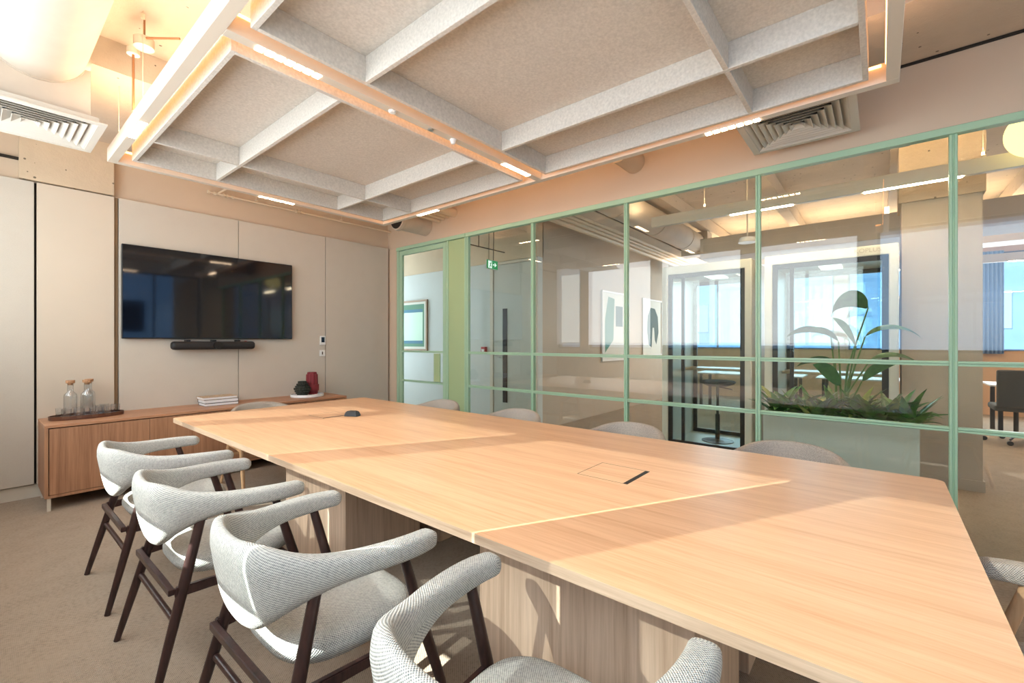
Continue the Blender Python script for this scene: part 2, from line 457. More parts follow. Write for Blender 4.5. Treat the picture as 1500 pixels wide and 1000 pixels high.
MB().box(W-.02, W+.002, 4.60, 4.72, .83, 1.215, .003, 1).build('door_handle', M['green_panel'], lf)
base(dr)

# corridor door with slot window
dd = struct(empty('door_2'))
f = MB(); f.box(5.565, 5.6, 5.01, 5.08, 0, 2.69, .003, 1); f.box(5.565, 5.6, 4.105, 4.14, 0, 2.69, .003, 1); f.box(5.565, 5.6, 4.14, 5.01, 2.65, 2.69, .003, 1)
f.build('door_frame', M['plaster_pale'], dd)
lf = MB().box(5.575, 5.6, 4.145, 5.0, .01, 2.64, .002, 1).build('door_leaf', M['door_paint'], dd)
MB().box(5.568, 5.576, 4.70, 4.80, .38, 1.92, .002, 1).build('vision_pane', M['screen'], lf)
h = MB(); h.cyl((5.575, 4.93, 1.14), (5.52, 4.93, 1.14), .011); h.cyl((5.525, 4.93, 1.14), (5.525, 4.82, 1.12), .010); h.cyl((5.576, 4.93, 1.14), (5.568, 4.93, 1.14), .027)
h.build('door_handle', M['steel'], lf)
base(dd)
# ================================================================== CEILING RAFT
ZB = 2.78; ZT = 2.885
x0, x1, y0, y1 = .673, 3.193, -.078, 4.647
fr = empty('raft_light_frame'); tag(fr, 'cream metal light frame with a centre spine, hung around the two felt panels', 'ceiling light')
f = MB(); t = .056
f.box(x0, x0+t, y0, y1, ZB, ZT, .002, 1); f.box(x1-t, x1, y0, y1, ZB, ZT, .002, 1)
f.box(x0+t, x1-t, y0, y0+t, ZB, ZT, .002, 1); f.box(x0+t, x1-t, y1-t, y1, ZB, ZT, .002, 1)
f.box(x0+t, x1-t, 2.262, 2.322, ZB, ZT, .002, 1)
f.build('frame', M['alu'], fr)
def cells(x0_, x1_, y0_, y1_, n=7):
    m = MB(); along_x = (x1_-x0_) > (y1_-y0_)
    for i in range(n):
        g = .0065
        if along_x:
            a = x0_+(x1_-x0_)*i/n; b = x0_+(x1_-x0_)*(i+1)/n
            m.box(a+g, b-g, y0_, y1_, ZB-.0035, ZB+.004, .002, 1)
        else:
            a = y0_+(y1_-y0_)*i/n; b = y0_+(y1_-y0_)*(i+1)/n
            m.box(x0_, x1_, a+g, b-g, ZB-.0035, ZB+.004, .002, 1)
    m.build('lamp_module', M['lamp'], fr)
P_MOD = 3.0
cells(.856, 1.184, 2.269, 2.315); cells(2.66, 3.0, 2.269, 2.315)
for ya, yb in ((3.63, 3.97), (.58, .92)):
    cells(x0+.007, x0+.049, ya, yb); cells(x1-.049, x1-.007, ya, yb)
cells(1.76, 2.10, y1-.049, y1-.007); cells(1.76, 2.10, y0+.007, y0+.049)
# led tape on the inner flanks near the top of the frame, shining on the felt flanks
l = MB(); s = .004; zl0, zl1 = ZT-.020, ZT-.006
l.box(x0+t, x0+t+s, y0+t+.02, 2.25, zl0, zl1); l.box(x0+t, x0+t+s, 2.335, y1-t-.02, zl0, zl1)
l.box(x1-t-s, x1-t, y0+t+.02, 2.25, zl0, zl1); l.box(x1-t-s, x1-t, 2.335, y1-t-.02, zl0, zl1)
l.box(x0+t+.02, x1-t-.02, y0+t, y0+t+s, zl0, zl1); l.box(x0+t+.02, x1-t-.02, y1-t-s, y1-t, zl0, zl1)
l.box(x0+t+.02, x1-t-.02, 2.262-s, 2.262, zl0, zl1); l.box(x0+t+.02, x1-t-.02, 2.322, 2.322+s, zl0, zl1)
l.build('led_tape', M['led'], fr)
for (cx, cy) in ((x0+.028, 3.65), (x0+.028, 2.3), (x0+.028, .9), (x1-.028, 3.8), (x1-.028, 2.3)):
    top = 3.264 if cx > 3.1 else ZC
    cb = MB().cyl((cx, cy, ZT), (cx, cy, top), .0022, seg=6).build('suspension_cable', M['pipe'], fr)
    MB().cyl((cx, cy, top-.05), (cx, cy, top-.02), .012, seg=10).build('cable_grip', M['pipe'], cb)
MB().cyl((x0+.028, 4.38, ZT), (x0+.028, 4.38, 3.285), .0022, seg=6).build('suspension_cable', M['pipe'], fr)
sm = MB(); sm.cyl((1.93, 2.29, ZB), (1.93, 2.29, ZB-.008), .018); sm.build('sensor_disc', M['steel'], fr)
sm = MB(); sm.lathe([(.012, -.030), (.016, -.024), (.020, -.010), (.024, 0)], 20, (2.13, 2.29, ZB)); sm.build('sprinkler_head', M['white'], fr)
sm = MB(); sm.lathe([(.016, -.012), (.022, -.008), (.024, 0)], 20, (1.63, 2.29, ZB)); sm.build('sensor_disc', M['white'], fr)
base(fr)
# uplight from the top of the frame
UP = 16.0
area('uplight', (x0+.028, 3.35, ZT+.01), (PI, 0, 0), .04, 2.4, (1, .78, .52), UP*1.1)
area('uplight', (x0+.028, 1.1, ZT+.01), (PI, 0, 0), .04, 2.2, (1, .78, .52), UP)
area('uplight', (x1-.028, 3.35, ZT+.01), (PI, 0, 0), .04, 2.4, (1, .60, .34), UP*.9)
area('uplight', (x1-.028, 1.1, ZT+.01), (PI, 0, 0), .04, 2.2, (1, .60, .34), UP*.6)
area('uplight', (1.93, y1-.028, ZT+.01), (PI, 0, 0), 2.2, .04, (1, .62, .36), UP*.5)

def raft(name, lab, ax0, ax1, ay0, ay1, ybaf, cross_first):
    e = empty(name); tag(e, lab, 'acoustic ceiling panel', 'felt coffered ceiling rafts')
    w = .026; zb = ZB+.002; zt = 2.935
    MB().box(ax0, ax1, ay0, ay1, zt-.012, zt).build('backing_panel', M['felt'], e)
    r = MB(); r.box(ax0, ax0+w, ay0, ay1, zb, zt-.012, .002, 1); r.box(ax1-w, ax1, ay0, ay1, zb, zt-.012, .002, 1)
    r.box(ax0+w, ax1-w, ay0, ay0+w, zb, zt-.012, .002, 1); r.box(ax0+w, ax1-w, ay1-w, ay1, zb, zt-.012, .002, 1)
    r.build('rim', M['felt'], e)
    xb = (1.37, 2.495)
    for x in xb: MB().box(x-w/2, x+w/2, ay0+w, ay1-w, zb+.001, zt-.012, .002, 1).build('felt_baffle', M['felt'], e)
    xs = [ax0+w, xb[0]-w/2, xb[0]+w/2, xb[1]-w/2, xb[1]+w/2, ax1-w]
    for i in range(0, 6, 2):
        MB().box(xs[i], xs[i+1], ybaf-w/2, ybaf+w/2, zb+.001, zt-.012, .002, 1).build('felt_baffle', M['felt'], e)
    for x in (ax0+.3, ax1-.3):
        for y in (ay0+.3, ay1-.4): MB().cyl((x, y, zt), (x, y, ZC), .002, seg=6).build('suspension_cable', M['pipe'], e)
    return base(e)
raft('felt_ceiling_raft', 'grey felt coffered ceiling raft nearer the television, beyond the light spine', .795, 3.07, 2.41, 4.487, 3.95, 0)
raft('felt_ceiling_raft', 'grey felt coffered ceiling raft nearer the camera, on this side of the light spine', .795, 3.07, .05, 2.175, .617, 0)

# ================================================================== CEILING SERVICES (room)
def diffuser(lab, cx, cy, size, z, boxtop, inset):
    e = empty('air_diffuser'); tag(e, lab, 'air vent', 'square ceiling air diffusers')
    h = size/2; f = MB(); b = .045
    f.box(cx-h, cx+h, cy-h, cy-h+b, z, z+.012, .002, 1); f.box(cx-h, cx+h, cy+h-b, cy+h, z, z+.012, .002, 1)
    f.box(cx-h, cx-h+b, cy-h+b, cy+h-b, z, z+.012, .002, 1); f.box(cx+h-b, cx+h, cy-h+b, cy+h-b, z, z+.012, .002, 1)
    for a_ in (-1, 1):
        f.box(cx+a_*(h-b+.004)-.004, cx+a_*(h-b+.004)+.004, cy-h+b, cy+h-b, z+.012, z+.052); f.box(cx-h+b, cx+h-b, cy+a_*(h-b+.004)-.004, cy+a_*(h-b+.004)+.004, z+.012, z+.052)
    f.build('rim', M['vent'], e)
    r = h-b-.004; n = 7
    for i in range(n):
        ro = r*(1-i/n)+.004; ri = max(ro-r/n*1.05, .012)
        m = MB(); zo = z+.004; zi = z+.034
        sq = lambda q, zz: [Vector((cx-q, cy-q, zz)), Vector((cx+q, cy-q, zz)), Vector((cx+q, cy+q, zz)), Vector((cx-q, cy+q, zz))]
        m.rings([sq(ro, zo), sq(ri, zi), sq(ri-.003 if ri > .015 else ri*.7, zi), sq(ro-.004, zo)][:], caps=False)
        bm = m.bm; bm.verts.ensure_lookup_table()
        for k in range(4): bm.faces.new((bm.verts[12+k], bm.verts[12+(k+1) % 4], bm.verts[(k+1) % 4], bm.verts[k]))
        m.build('louvre_ring', M['vent'], e)
    MB().box(cx-h+inset, cx+h-inset, cy-h+inset, cy+h-inset, z+.05, boxtop).build('plenum_box', M['duct'], e)
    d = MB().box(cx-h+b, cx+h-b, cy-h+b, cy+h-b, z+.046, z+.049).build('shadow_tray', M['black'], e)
    return base(e)
diffuser('square white air diffuser at top left, under the fat round duct', .248, 4.354, .675, 2.83, 3.284, .075)
diffuser('square air diffuser partly behind the ceiling raft, above the glass partition', 3.565, .434, .652, 2.83, 3.263, .075)
e = empty('round_duct'); tag(e, 'fat cream round air duct entering the plenum box at top left', 'duct')
dm = MB(); dm.tube([(.262, 4.088, 3.262), (.262, 3.3, 3.262), (.262, 2.2, 3.262), (.262, .2, 3.262)], .232, 48); o = dm.build('duct_body', M['duct'], e); smooth_angle(o)
cm = MB(); cm.tube([(.262, 4.091, 3.262), (.262, 4.07, 3.262)], .2345, 48); smooth_angle(cm.build('duct_collar', M['duct'], e))
sp = MB(); sp.cyl((.47, 4.02, 3.20), (.50, 4.02, 3.20), .038, seg=24); smooth_angle(sp.build('side_spigot', M['duct'], e))
base(e)
e = empty('conduit_pipe'); tag(e, 'thin cream pipe with couplings running along the wall above the television panels', 'pipe')
c = MB(); c.cyl((1.66, D-.07, 3.035), (W-.004, D-.07, 3.035), .012, seg=12); smooth_angle(c.build('pipe_run', M['pipe'], e))
for xx in (1.66, 1.72, 1.80, 1.84, 1.90, 2.62, 2.68): smooth_angle(MB().cyl((xx, D-.07, 3.035), (xx+.022, D-.07, 3.035), .021, seg=14).build('coupling', M['pipe'], e))
for xx in (2.16, 2.66, 3.25): MB().box(xx-.01, xx+.01, D-.085, D-.002, 3.045, 3.06).build('bracket', M['pipe'], e)
for xx in (2.16, 3.25): MB().cyl((xx, D-.07, 3.04), (xx, D-.07, 3.12), .004, seg=8).build('hanger_rod', M['pipe'], e)
MB().cyl((2.55, D-.25, 2.97), (2.70, D-.03, 3.03), .008, seg=8).build('branch_pipe', M['pipe'], e); MB().cyl((1.76, D-.07, 3.04), (1.86, D-.30, 3.12), .010, seg=8).build('branch_pipe', M['pipe'], e)
base(e)
e = empty('extract_duct'); tag(e, 'short round duct with a black disc for the shade in its mouth, in the corner above the green door', 'duct')
c = MB(); zc, yc, R = 2.985, 4.90, .130
c.lathe([(R, 0), (R, .26), (R*1.02, .262), (R*1.02, .285), (R, .287), (R, .42)], 36)
bmesh.ops.transform(c.bm, matrix=Matrix.Translation((W-.425, yc, zc)) @ Matrix.Rotation(PI/2, 4, 'Y'), verts=c.bm.verts)
smooth_angle(c.build('duct_body', M['duct'], e))
c = MB(); c.lathe([(R*1.0, -.07), (R*1.08, -.065), (R*1.12, -.04), (R*1.12, -.02), (R, .003)], 36)
bmesh.ops.transform(c.bm, matrix=Matrix.Translation((W-.425, yc, zc)) @ Matrix.Rotation(PI/2, 4, 'Y'), verts=c.bm.verts)
smooth_angle(c.build('duct_mouth_ring', M['duct'], e))
c = MB(); c.cyl((W-.499, yc, zc), (W-.48, yc, zc), R*.95, seg=32); c.build('mouth_shade_disc', M['black'], e)  # black disc over the closed end, painted shade of the hollow duct
base(e)
for i, (yy, zz, r, lab) in enumerate(((4.62, 3.015, .026, 'nearest the black duct mouth'), (4.54, 3.035, .026, 'second from the black duct mouth'), (4.45, 3.05, .03, 'third from the black duct mouth'), (4.33, 3.07, .055, 'thickest of the bundle above the green door'))):
    c = MB(); c.cyl((2.6, yy, zz), (W-.003, yy, zz), r, seg=24)
    o = smooth_angle(c.build('service_pipe', M['pipe'])); tag(o, 'cream service pipe into the wall, ' + lab, 'pipe', 'service pipes above the door')
c = MB(); c.cyl((W-.35, 1.817, 3.09), (W-.003, 1.817, 3.09), .10, seg=32); o = smooth_angle(c.build('duct_stub', M['plaster'])); tag(o, 'short round duct stub on the wall just above the glass partition', 'duct')
# small fitting by the suspension cables
e = empty('sprinkler_fitting'); tag(e, 'cream ceiling pipe fitting with a drop rod, beside the left light frame', 'ceiling fitting')
c = MB(); c.cyl((.72, 3.72, 3.36), (.72, 3.72, 3.30), .055, seg=24); c.cyl((.68, 3.80, 3.31), (.68, 3.80, 3.27), .035, seg=20); smooth_angle(c.build('junction', M['pipe'], e))
c = MB(); c.cyl((.68, 3.80, 3.27), (.68, 3.80, 2.90), .007, seg=8); c.cyl((.72, 3.72, 3.36), (.72, 3.72, ZC), .008, seg=8); c.cyl((.72, 3.66, 3.34), (.86, 3.5, 3.34), .007, seg=8); c.build('drop_rod', M['drop'], e)
base(e)
e = empty('ceiling_bracket'); tag(e, 'small metal bracket fixed to the bright ceiling left of the light frame', 'ceiling fitting')
c = MB(); c.box(.70, .90, 3.10, 3.115, ZC-.03, ZC-.001); c.box(.70, .90, 3.16, 3.175, ZC-.03, ZC-.001); c.build('rail', M['pipe'], e)
base(e)

# ================================================================== TELEVISION AND WALL DEVICES
e = empty('television'); tag(e, 'large flat black television on the linen wall', 'television')
MB().box(.93, 2.56, D-.115, D-.085, 1.408, 2.334, .004, 1).build('casing', M['black'], e)
MB().box(.938, 2.552, D-.1175, D-.1145, 1.420, 2.327).build('screen', M['screen'], e)
MB().box(1.3, 2.2, D-.086, D-.053, 1.6, 2.1).build('wall_mount', M['black'], e)
base(e)
e = empty('video_bar'); tag(e, 'long rounded black video bar with a centre camera, under the television', 'video bar')
b = MB(); b.box(1.31, 2.11, D-.19, D-.10, 1.292, 1.382, .042, 6); smooth_angle(b.build('bar_body', M['black_soft'], e))
b = MB(); b.cyl((1.72, D-.19, 1.337), (1.72, D-.215, 1.337), .040, seg=28); smooth_angle(b.build('camera_lens', M['screen'], e))
for xa in (1.45, 1.69, 1.93): MB().box(xa, xa+.04, D-.12, D-.053, 1.35, 1.398).build('mount', M['black'], e)
b = MB(); b.box(2.0, 2.02, D-.172, D-.160, 1.381, 1.386); b.build('red_button', M['red'], e)
base(e)
e = empty('thermostat'); tag(e, 'small white thermostat with a dark display on the linen wall', 'thermostat')
MB().box(2.945, 3.020, D-.070, D-.053, 1.335, 1.455, .004, 2).build('case', M['white'], e)
MB().box(2.962, 3.004, D-.0725, D-.069, 1.368, 1.438).build('display', M['screen'], e)
base(e)
e = empty('wall_switch'); tag(e, 'square white wall plate below the thermostat', 'wall switch')
MB().box(2.94, 3.020, D-.062, D-.053, 1.185, 1.265, .003, 2).build('plate', M['white'], e)
MB().box(2.974, 2.986, D-.066, D-.061, 1.205, 1.245).build('key_slot', M['cable'], e)
base(e)

# ================================================================== SIDEBOARD
e = empty('sideboard'); tag(e, 'long low brown oak sideboard with plain doors under the television', 'sideboard')
sx0, sx1, sy0, sy1, sz0, sz1 = .375, 3.015, 5.195, 5.745, .105, .698
MB().box(sx0, sx1, sy0, sy1, sz1-.022, sz1, .001, 1).build('top', M['side_top'], e)
b = MB(); b.box(sx0, sx0+.022, sy0, sy1, sz0, sz1-.023); b.box(sx1-.022, sx1, sy0, sy1, sz0, sz1-.023); b.box(sx0+.022, sx1-.022, sy0+.002, sy1, sz0, sz0+.022); b.box(sx0+.022, sx1-.022, sy1-.02, sy1, sz0+.022, sz1-.023)
b.build('carcass', M['side_oak'], e)
n = 4; dx0, dx1 = sx0+.026, sx1-.026; dw = (dx1-dx0)/n
for i in range(n):
    MB().box(dx0+dw*i+.0015, dx0+dw*(i+1)-.0015, sy0+.004, sy0+.022, sz0+.026, sz1-.030).build('door', M['side_oak'], e)
MB().box(dx0, dx1, sy0+.026, sy0+.030, sz0+.03, sz1-.03).build('shadow_gap', M['dark_gap'], e)
for lx in (sx0+.015, sx1-.037, (sx0+sx1)/2-.011):
    for ly in (sy0+.01, sy1-.04):
        MB().box(lx, lx+.022, ly, ly+.022, 0, sz0).build('leg', M['alu'], e)
base(e)
ST = sz1
# oval tray
e = empty('oval_tray'); tag(e, 'dark wooden oval tray holding bottles and tumblers on the sideboard', 'tray')
tc = (.670, 5.53); ta, tb = .250, .130
def ell(q, z, n=56): return [Vector((tc[0]+(ta+q)*math.cos(2*PI*k/n), tc[1]+(tb+q)*math.sin(2*PI*k/n), z)) for k in range(n)]
b = MB(); b.rings([ell(-.004, ST), ell(0, ST+.004), ell(0, ST+.034), ell(-.008, ST+.034), ell(-.010, ST+.012)]); smooth_angle(b.build('tray_body', M['tray_wood'], e))
base(e)
TT = ST+.0125
def bottle(x, y, lab):
    e = empty('glass_bottle', (x, y, TT)); tag(e, lab, 'bottle', 'corked glass bottles on the oval tray')
    b = MB(); r = .044
    b.lathe([(r*.9, 0), (r, .005), (r, .19), (r*.93, .207), (.024, .225), (.021, .235), (.021, .295), (.024, .30), (.020, .30), (.018, .235), (.022, .226), (r*.88, .205), (r*.93, .19), (r*.93, .01)], 32)
    smooth_angle(b.build('bottle_glass', M['glass'], e), 50)
    b = MB(); b.lathe([(.017, .285), (.019, .302), (.030, .303), (.031, .325), (.029, .328)], 24); smooth_angle(b.build('cork_stopper', M['cork'], e))
bottle(.555, 5.50, 'corked glass bottle standing alone at the left of the oval tray')
bottle(.660, 5.485, 'corked glass bottle in front, right of the single bottle')
bottle(.685, 5.585, 'corked glass bottle mostly hidden behind the other one')
def tumbler(x, y):
    e = MB(); r = .034
    e.lathe([(r*.82, 0), (r*.9, .003), (r, .082), (r*.96, .083), (r*.86, .012), (0.004, .010)], 24)
    o = smooth_angle(e.build('tumbler', M['glass']), 50); o.location = (x, y, TT)
    tag(o, 'clear glass tumbler among the others on the oval tray', 'glass', 'clear tumblers on the oval tray')
for x, y in ((.525, 5.445), (.605, 5.432), (.70, 5.425), (.745, 5.495), (.785, 5.440), (.82, 5.51), (.865, 5.56), (.61, 5.575), (.76, 5.575), (.795, 5.625), (.50, 5.56)):
    tumbler(x, y)
# books
def book(z, h, x0, x1, y0, y1, cov, lab, rz=0):
    e = empty('book', ((x0+x1)/2, (y0+y1)/2, z), rz); tag(e, lab, 'book', 'books stacked on the sideboard')
    hx, hy = (x1-x0)/2, (y1-y0)/2
    c = MB(); c.box(-hx, hx, -hy, hy, 0, .003); c.box(-hx, hx, -hy, hy, h-.003, h); c.box(-hx, hx, hy-.003, hy, .003, h-.003)
    c.build('book_cover', M[cov], e)
    MB().box(-hx+.004, hx-.004, -hy+.003, hy-.004, .0032, h-.0032).build('page_block', M['book_edge'], e)
book(ST, .030, 1.555, 1.87, 5.44, 5.66, 'book_dark', 'hardback at the bottom of the sideboard book stack')
book(ST+.030, .036, 1.55, 1.87, 5.445, 5.665, 'book_dark', 'white-edged hardback in the middle of the sideboard book stack')
book(ST+.066, .026, 1.54, 1.862, 5.45, 5.67, 'book_tan', 'tan patterned book on top of the sideboard stack')
# marble tray and vases
b = MB(); b.lathe([(.18, 0), (.19, .004), (.19, .030), (.186, .034), (.180, .034), (.176, .024)], 56, (2.66, 5.50, ST)); o = smooth_angle(b.build('round_tray', M['marble']), 50); tag(o, 'round white stone tray under the two vases', 'tray')
VZ = ST+.0245
def gear(n, d): return lambda a, i: 1+d*(1 if math.sin(n*a) > 0 else -1)
b = MB()
prof = []
for i, (r, z0_, z1_) in enumerate(((.058, 0, .018), (.072, .018, .036), (.058, .036, .042), (.084, .042, .062), (.066, .062, .068), (.092, .068, .092), (.070, .092, .098), (.080, .098, .116), (.056, .116, .122), (.064, .122, .142), (.048, .142, .172))):
    prof += [(r, z0_+.001), (r, z1_-.001)]
prof += [(.038, .172), (.030, .08)]
b.lathe(prof, 48, (2.585, 5.47, VZ), lambda a, i: 1+(.05 if math.sin(12*a+(i//2)*PI) > 0 else -.02)); o = smooth_angle(b.build('layered_vase', M['moss']), 30); tag(o, 'squat black-green layered vase on the white round tray', 'vase')
b = MB(); pr = [(.062, 0), (.066, .012), (.066, .038), (.082, .040), (.082, .118), (.068, .120), (.064, .245), (.055, .248), (.053, .272), (.044, .272), (.042, .15)]
b.lathe(pr, 72, (2.735, 5.53, VZ), lambda a, i: 1+((.05 if math.sin(10*a) > 0 else -.05) if (i in (0, 1, 2) or 5 <= i <= 7) else 0)); o = smooth_angle(b.build('ribbed_vase', M['burgundy']), 30); tag(o, 'tall burgundy ribbed vase on the white round tray', 'vase')

# ================================================================== TABLE
e = empty('conference_table'); tag(e, 'long pale oak conference table filling the room, on slab pedestals', 'table')
tx0, tx1, ty0, ty1, tz = 1.07, 2.862, -.225, 4.585, .74
def rrect(x0, x1, y0, y1, r, n=8):
    P = []
    for cx, cy, a0 in ((x1-r, y1-r, 0), (x0+r, y1-r, PI/2), (x0+r, y0+r, PI), (x1-r, y0+r, 3*PI/2)):
        for k in range(n+1): a = a0+PI/2*k/n; P.append((cx+r*math.cos(a), cy+r*math.sin(a)))
    return P
MB().prism(rrect(tx0+.0005, tx1-.0005, ty0+.0005, ty1-.0005, .05), tz-.002, tz).build('tabletop', M['oak_top'], e)
MB().prism(rrect(tx0, tx1, ty0, ty1, .05), tz-.035, tz-.0021).build('edge_band', M['oak_edge'], e)
for (a, b_) in ((.42, 1.29), (2.34, 3.09)):
    MB().box(1.35, 1.88, a, b_, 0, tz-.0352, .002, 1).build('pedestal', M['oak_side'], e)
    MB().box(2.05, 2.58, a, b_, 0, tz-.0352, .002, 1).build('pedestal', M['oak_side'], e)
def hatch(x0, x1, y0, y1):
    g = .0025; hz = tz+.0006
    h = MB(); h.box(x0, x1, y0, y0+.022, tz-.004, hz); h.build('cable_slot', M['black_soft'], e)
    h = MB(); h.box(x0, x0+g, y0+.022, y1, tz-.004, hz-.0002); h.box(x1-g, x1, y0+.022, y1, tz-.004, hz-.0002); h.box(x0, x1, y1-g, y1, tz-.004, hz-.0002); h.build('hatch_gap', M['cable'], e)
hatch(1.87, 2.125, .875, 1.135); hatch(1.865, 2.12, 3.575, 3.835)
base(e)
e = empty('cable_connector'); tag(e, 'small black cable box lying on the far half of the table', 'cable connector')
m = Matrix.Translation((2.085, 3.50, tz+.001)) @ Matrix.Rotation(.5, 4, 'Z')
b = MB(); t = bmesh.new(); bmesh.ops.create_cube(t, size=1)
for v in t.verts: v.co = Vector((v.co.x*.075*(1 if v.co.z < 0 else .62), v.co.y*.13*(1 if v.co.z < 0 else .75), (v.co.z+.5)*.042))
bmesh.ops.bevel(t, geom=t.edges[:], offset=.006, segments=2, affect='EDGES'); b.add(t, m); smooth_angle(b.build('connector_body', M['black_soft'], e))
b = MB(); b.box(-.02, .02, -.03, .03, .0425, .0445, 0, 1, m); b.build('connector_pad', M['screen'], e)
base(e)
# ================================================================== CHAIRS
def cr(P, t):
    """Catmull-Rom through list of tuples, t in 0..len-1"""
    n = len(P); i = min(int(t), n-2); f = t-i
    p0, p1, p2, p3 = P[max(i-1, 0)], P[i], P[i+1], P[min(i+2, n-1)]
    return [.5*((2*b)+(c-a)*f+(2*a-5*b+4*c-d)*f*f+(-a+3*b-3*c+d)*f**3) for a, b, c, d in zip(p0, p1, p2, p3)]

def shell_mesh(half, lean=.16, K=22, per=5, pw=.62):
    # half: (x, y, z_top, z_bottom, thickness) from arm tip to centre back, mirrored
    n = len(half); S = []
    for k in range((n-1)*per+1): S.append(cr(half, k/per))
    full = S + [[a, -b, c, d, e] for a, b, c, d, e in S[-2::-1]]
    N = len(full); rings = []; us = []; u = 0
    for i, (x, y, zt, zb, th) in enumerate(full):
        a = full[max(i-1, 0)]; b = full[min(i+1, N-1)]
        tx, ty = b[0]-a[0], b[1]-a[1]; L = math.hypot(tx, ty) or 1; nx, ny = -ty/L, tx/L   # inward/outward normal
        if nx*(0-x)+ny*(0-y) < 0: nx, ny = -nx, -ny                                          # points to the seat
        h = zt-zb; r = []
        for k in range(K):
            an = 2*PI*k/K; c, s_ = math.cos(an), math.sin(an)
            q = math.copysign(abs(c)**pw, c)*th/2; zz = (zb+zt)/2+math.copysign(abs(s_)**pw, s_)*h/2
            depth = max(0, (zt-.06)-zz)*lean
            r.append(Vector((x+nx*(q+depth), y+ny*(q+depth), zz)))
        rings.append(r); 
        if i: u += math.hypot(full[i][0]-full[i-1][0], full[i][1]-full[i-1][1])
        us.append(u)
    # rounded tips
    def cap(r, d, steps=4):
        c = sum(r, Vector())/len(r); out = []
        for j in range(1, steps+1):
            t = j/steps*PI/2*.96
            out.append([c+(p-c)*math.cos(t)+d*math.sin(t) for p in r])
        return out
    d0 = (sum(rings[0], Vector())-sum(rings[1], Vector())).normalized()*.034
    d1 = (sum(rings[-1], Vector())-sum(rings[-2], Vector())).normalized()*.034
    pre = cap(rings[0], d0)[::-1]; post = cap(rings[-1], d1)
    us = [us[0]-.034*(4-j)/4 for j in range(4)] + us + [us[-1]+.034*(j+1)/4 for j in range(4)]
    rings = pre+rings+post
    bm = bmesh.new(); uvl = bm.loops.layers.uv.verify()
    R = [[bm.verts.new(p) for p in r] for r in rings]
    vs = [0]
    mid = rings[len(rings)//2]
    # circumferential coordinate: use the real length per ring
    lens = []
    for r in rings:
        acc = [0]
        for k in range(K): acc.append(acc[-1]+(r[(k+1) % K]-r[k]).length)
        lens.append(acc)
    for i in range(len(R)-1):
        for k in range(K):
            f = bm.faces.new((R[i][k], R[i][(k+1) % K], R[i+1][(k+1) % K], R[i+1][k]))
            for l, (a, b) in zip(f.loops, ((i, k), (i, k+1), (i+1, k+1), (i+1, k))): l[uvl].uv = (us[a], lens[a][b]-lens[a][-1]*.75)
    bm.faces.new(R[0][::-1]); bm.faces.new(R[-1])
    bmesh.ops.recalc_face_normals(bm, faces=bm.faces)
    return bm

def mesh_obj(name, bm, m, parent, smooth=True, subsurf=0):
    me = bpy.data.meshes.new(name); bm.to_mesh(me); bm.free(); me.materials.append(m)
    for p in me.polygons: p.use_smooth = smooth
    o = bpy.data.objects.new(name, me); COL.objects.link(o); o.parent = parent
    if subsurf: s = o.modifiers.new('s', 'SUBSURF'); s.levels = s.render_levels = subsurf
    return o

def seat_mesh(hx, hy, z0, z1, cx=0, front=1.06):
    n = 48; prof = [(.86, z0), (.95, z0+.006), (1.0, z0+.028), (1.0, z1-.034), (.965, z1-.014), (.90, z1-.003), (.78, z1+.003), (.5, z1+.006), (.2, z1+.006)]
    bm = bmesh.new(); R = []
    for q, z in prof:
        ring = []
        for k in range(n):
            a = 2*PI*k/n; c, s = math.cos(a), math.sin(a); e = .62
            x = math.copysign(abs(c)**e, c)*hx*q; y = math.copysign(abs(s)**e, s)*hy*q*(1+(front-1)*x/hx)
            ring.append(bm.verts.new((cx+x, y, z)))
        R.append(ring)
    for i in range(len(R)-1):
        for k in range(n): bm.faces.new((R[i][k], R[i][(k+1) % n], R[i+1][(k+1) % n], R[i+1][k]))
    bm.faces.new(R[0][::-1]); bm.faces.new(R[-1]); bmesh.ops.recalc_face_normals(bm, faces=bm.faces); boxuv(bm)
    return bm

HALF_A = [(.240, .312, .734, .672, .072), (.18, .318, .738, .672, .076), (.10, .314, .742, .672, .074), (.01, .298, .746, .672, .072), (-.065, .276, .752, .662, .068),
          (-.13, .252, .764, .640, .064), (-.185, .222, .782, .608, .060), (-.228, .180, .800, .572, .056), (-.252, .120, .803, .541, .052), (-.260, .055, .797, .528, .050), (-.262, 0, .795, .526, .050)]
HALF_B = [(.250, .300, .680, .622, .070), (.19, .312, .682, .618, .072), (.11, .312, .685, .612, .070), (.02, .300, .690, .602, .066), (-.07, .284, .698, .585, .062),
          (-.15, .258, .712, .555, .060), (-.21, .220, .731, .525, .056), (-.25, .165, .748, .500, .052), (-.272, .105, .757, .484, .050), (-.28, .05, .761, .476, .050), (-.282, 0, .762, .474, .050)]

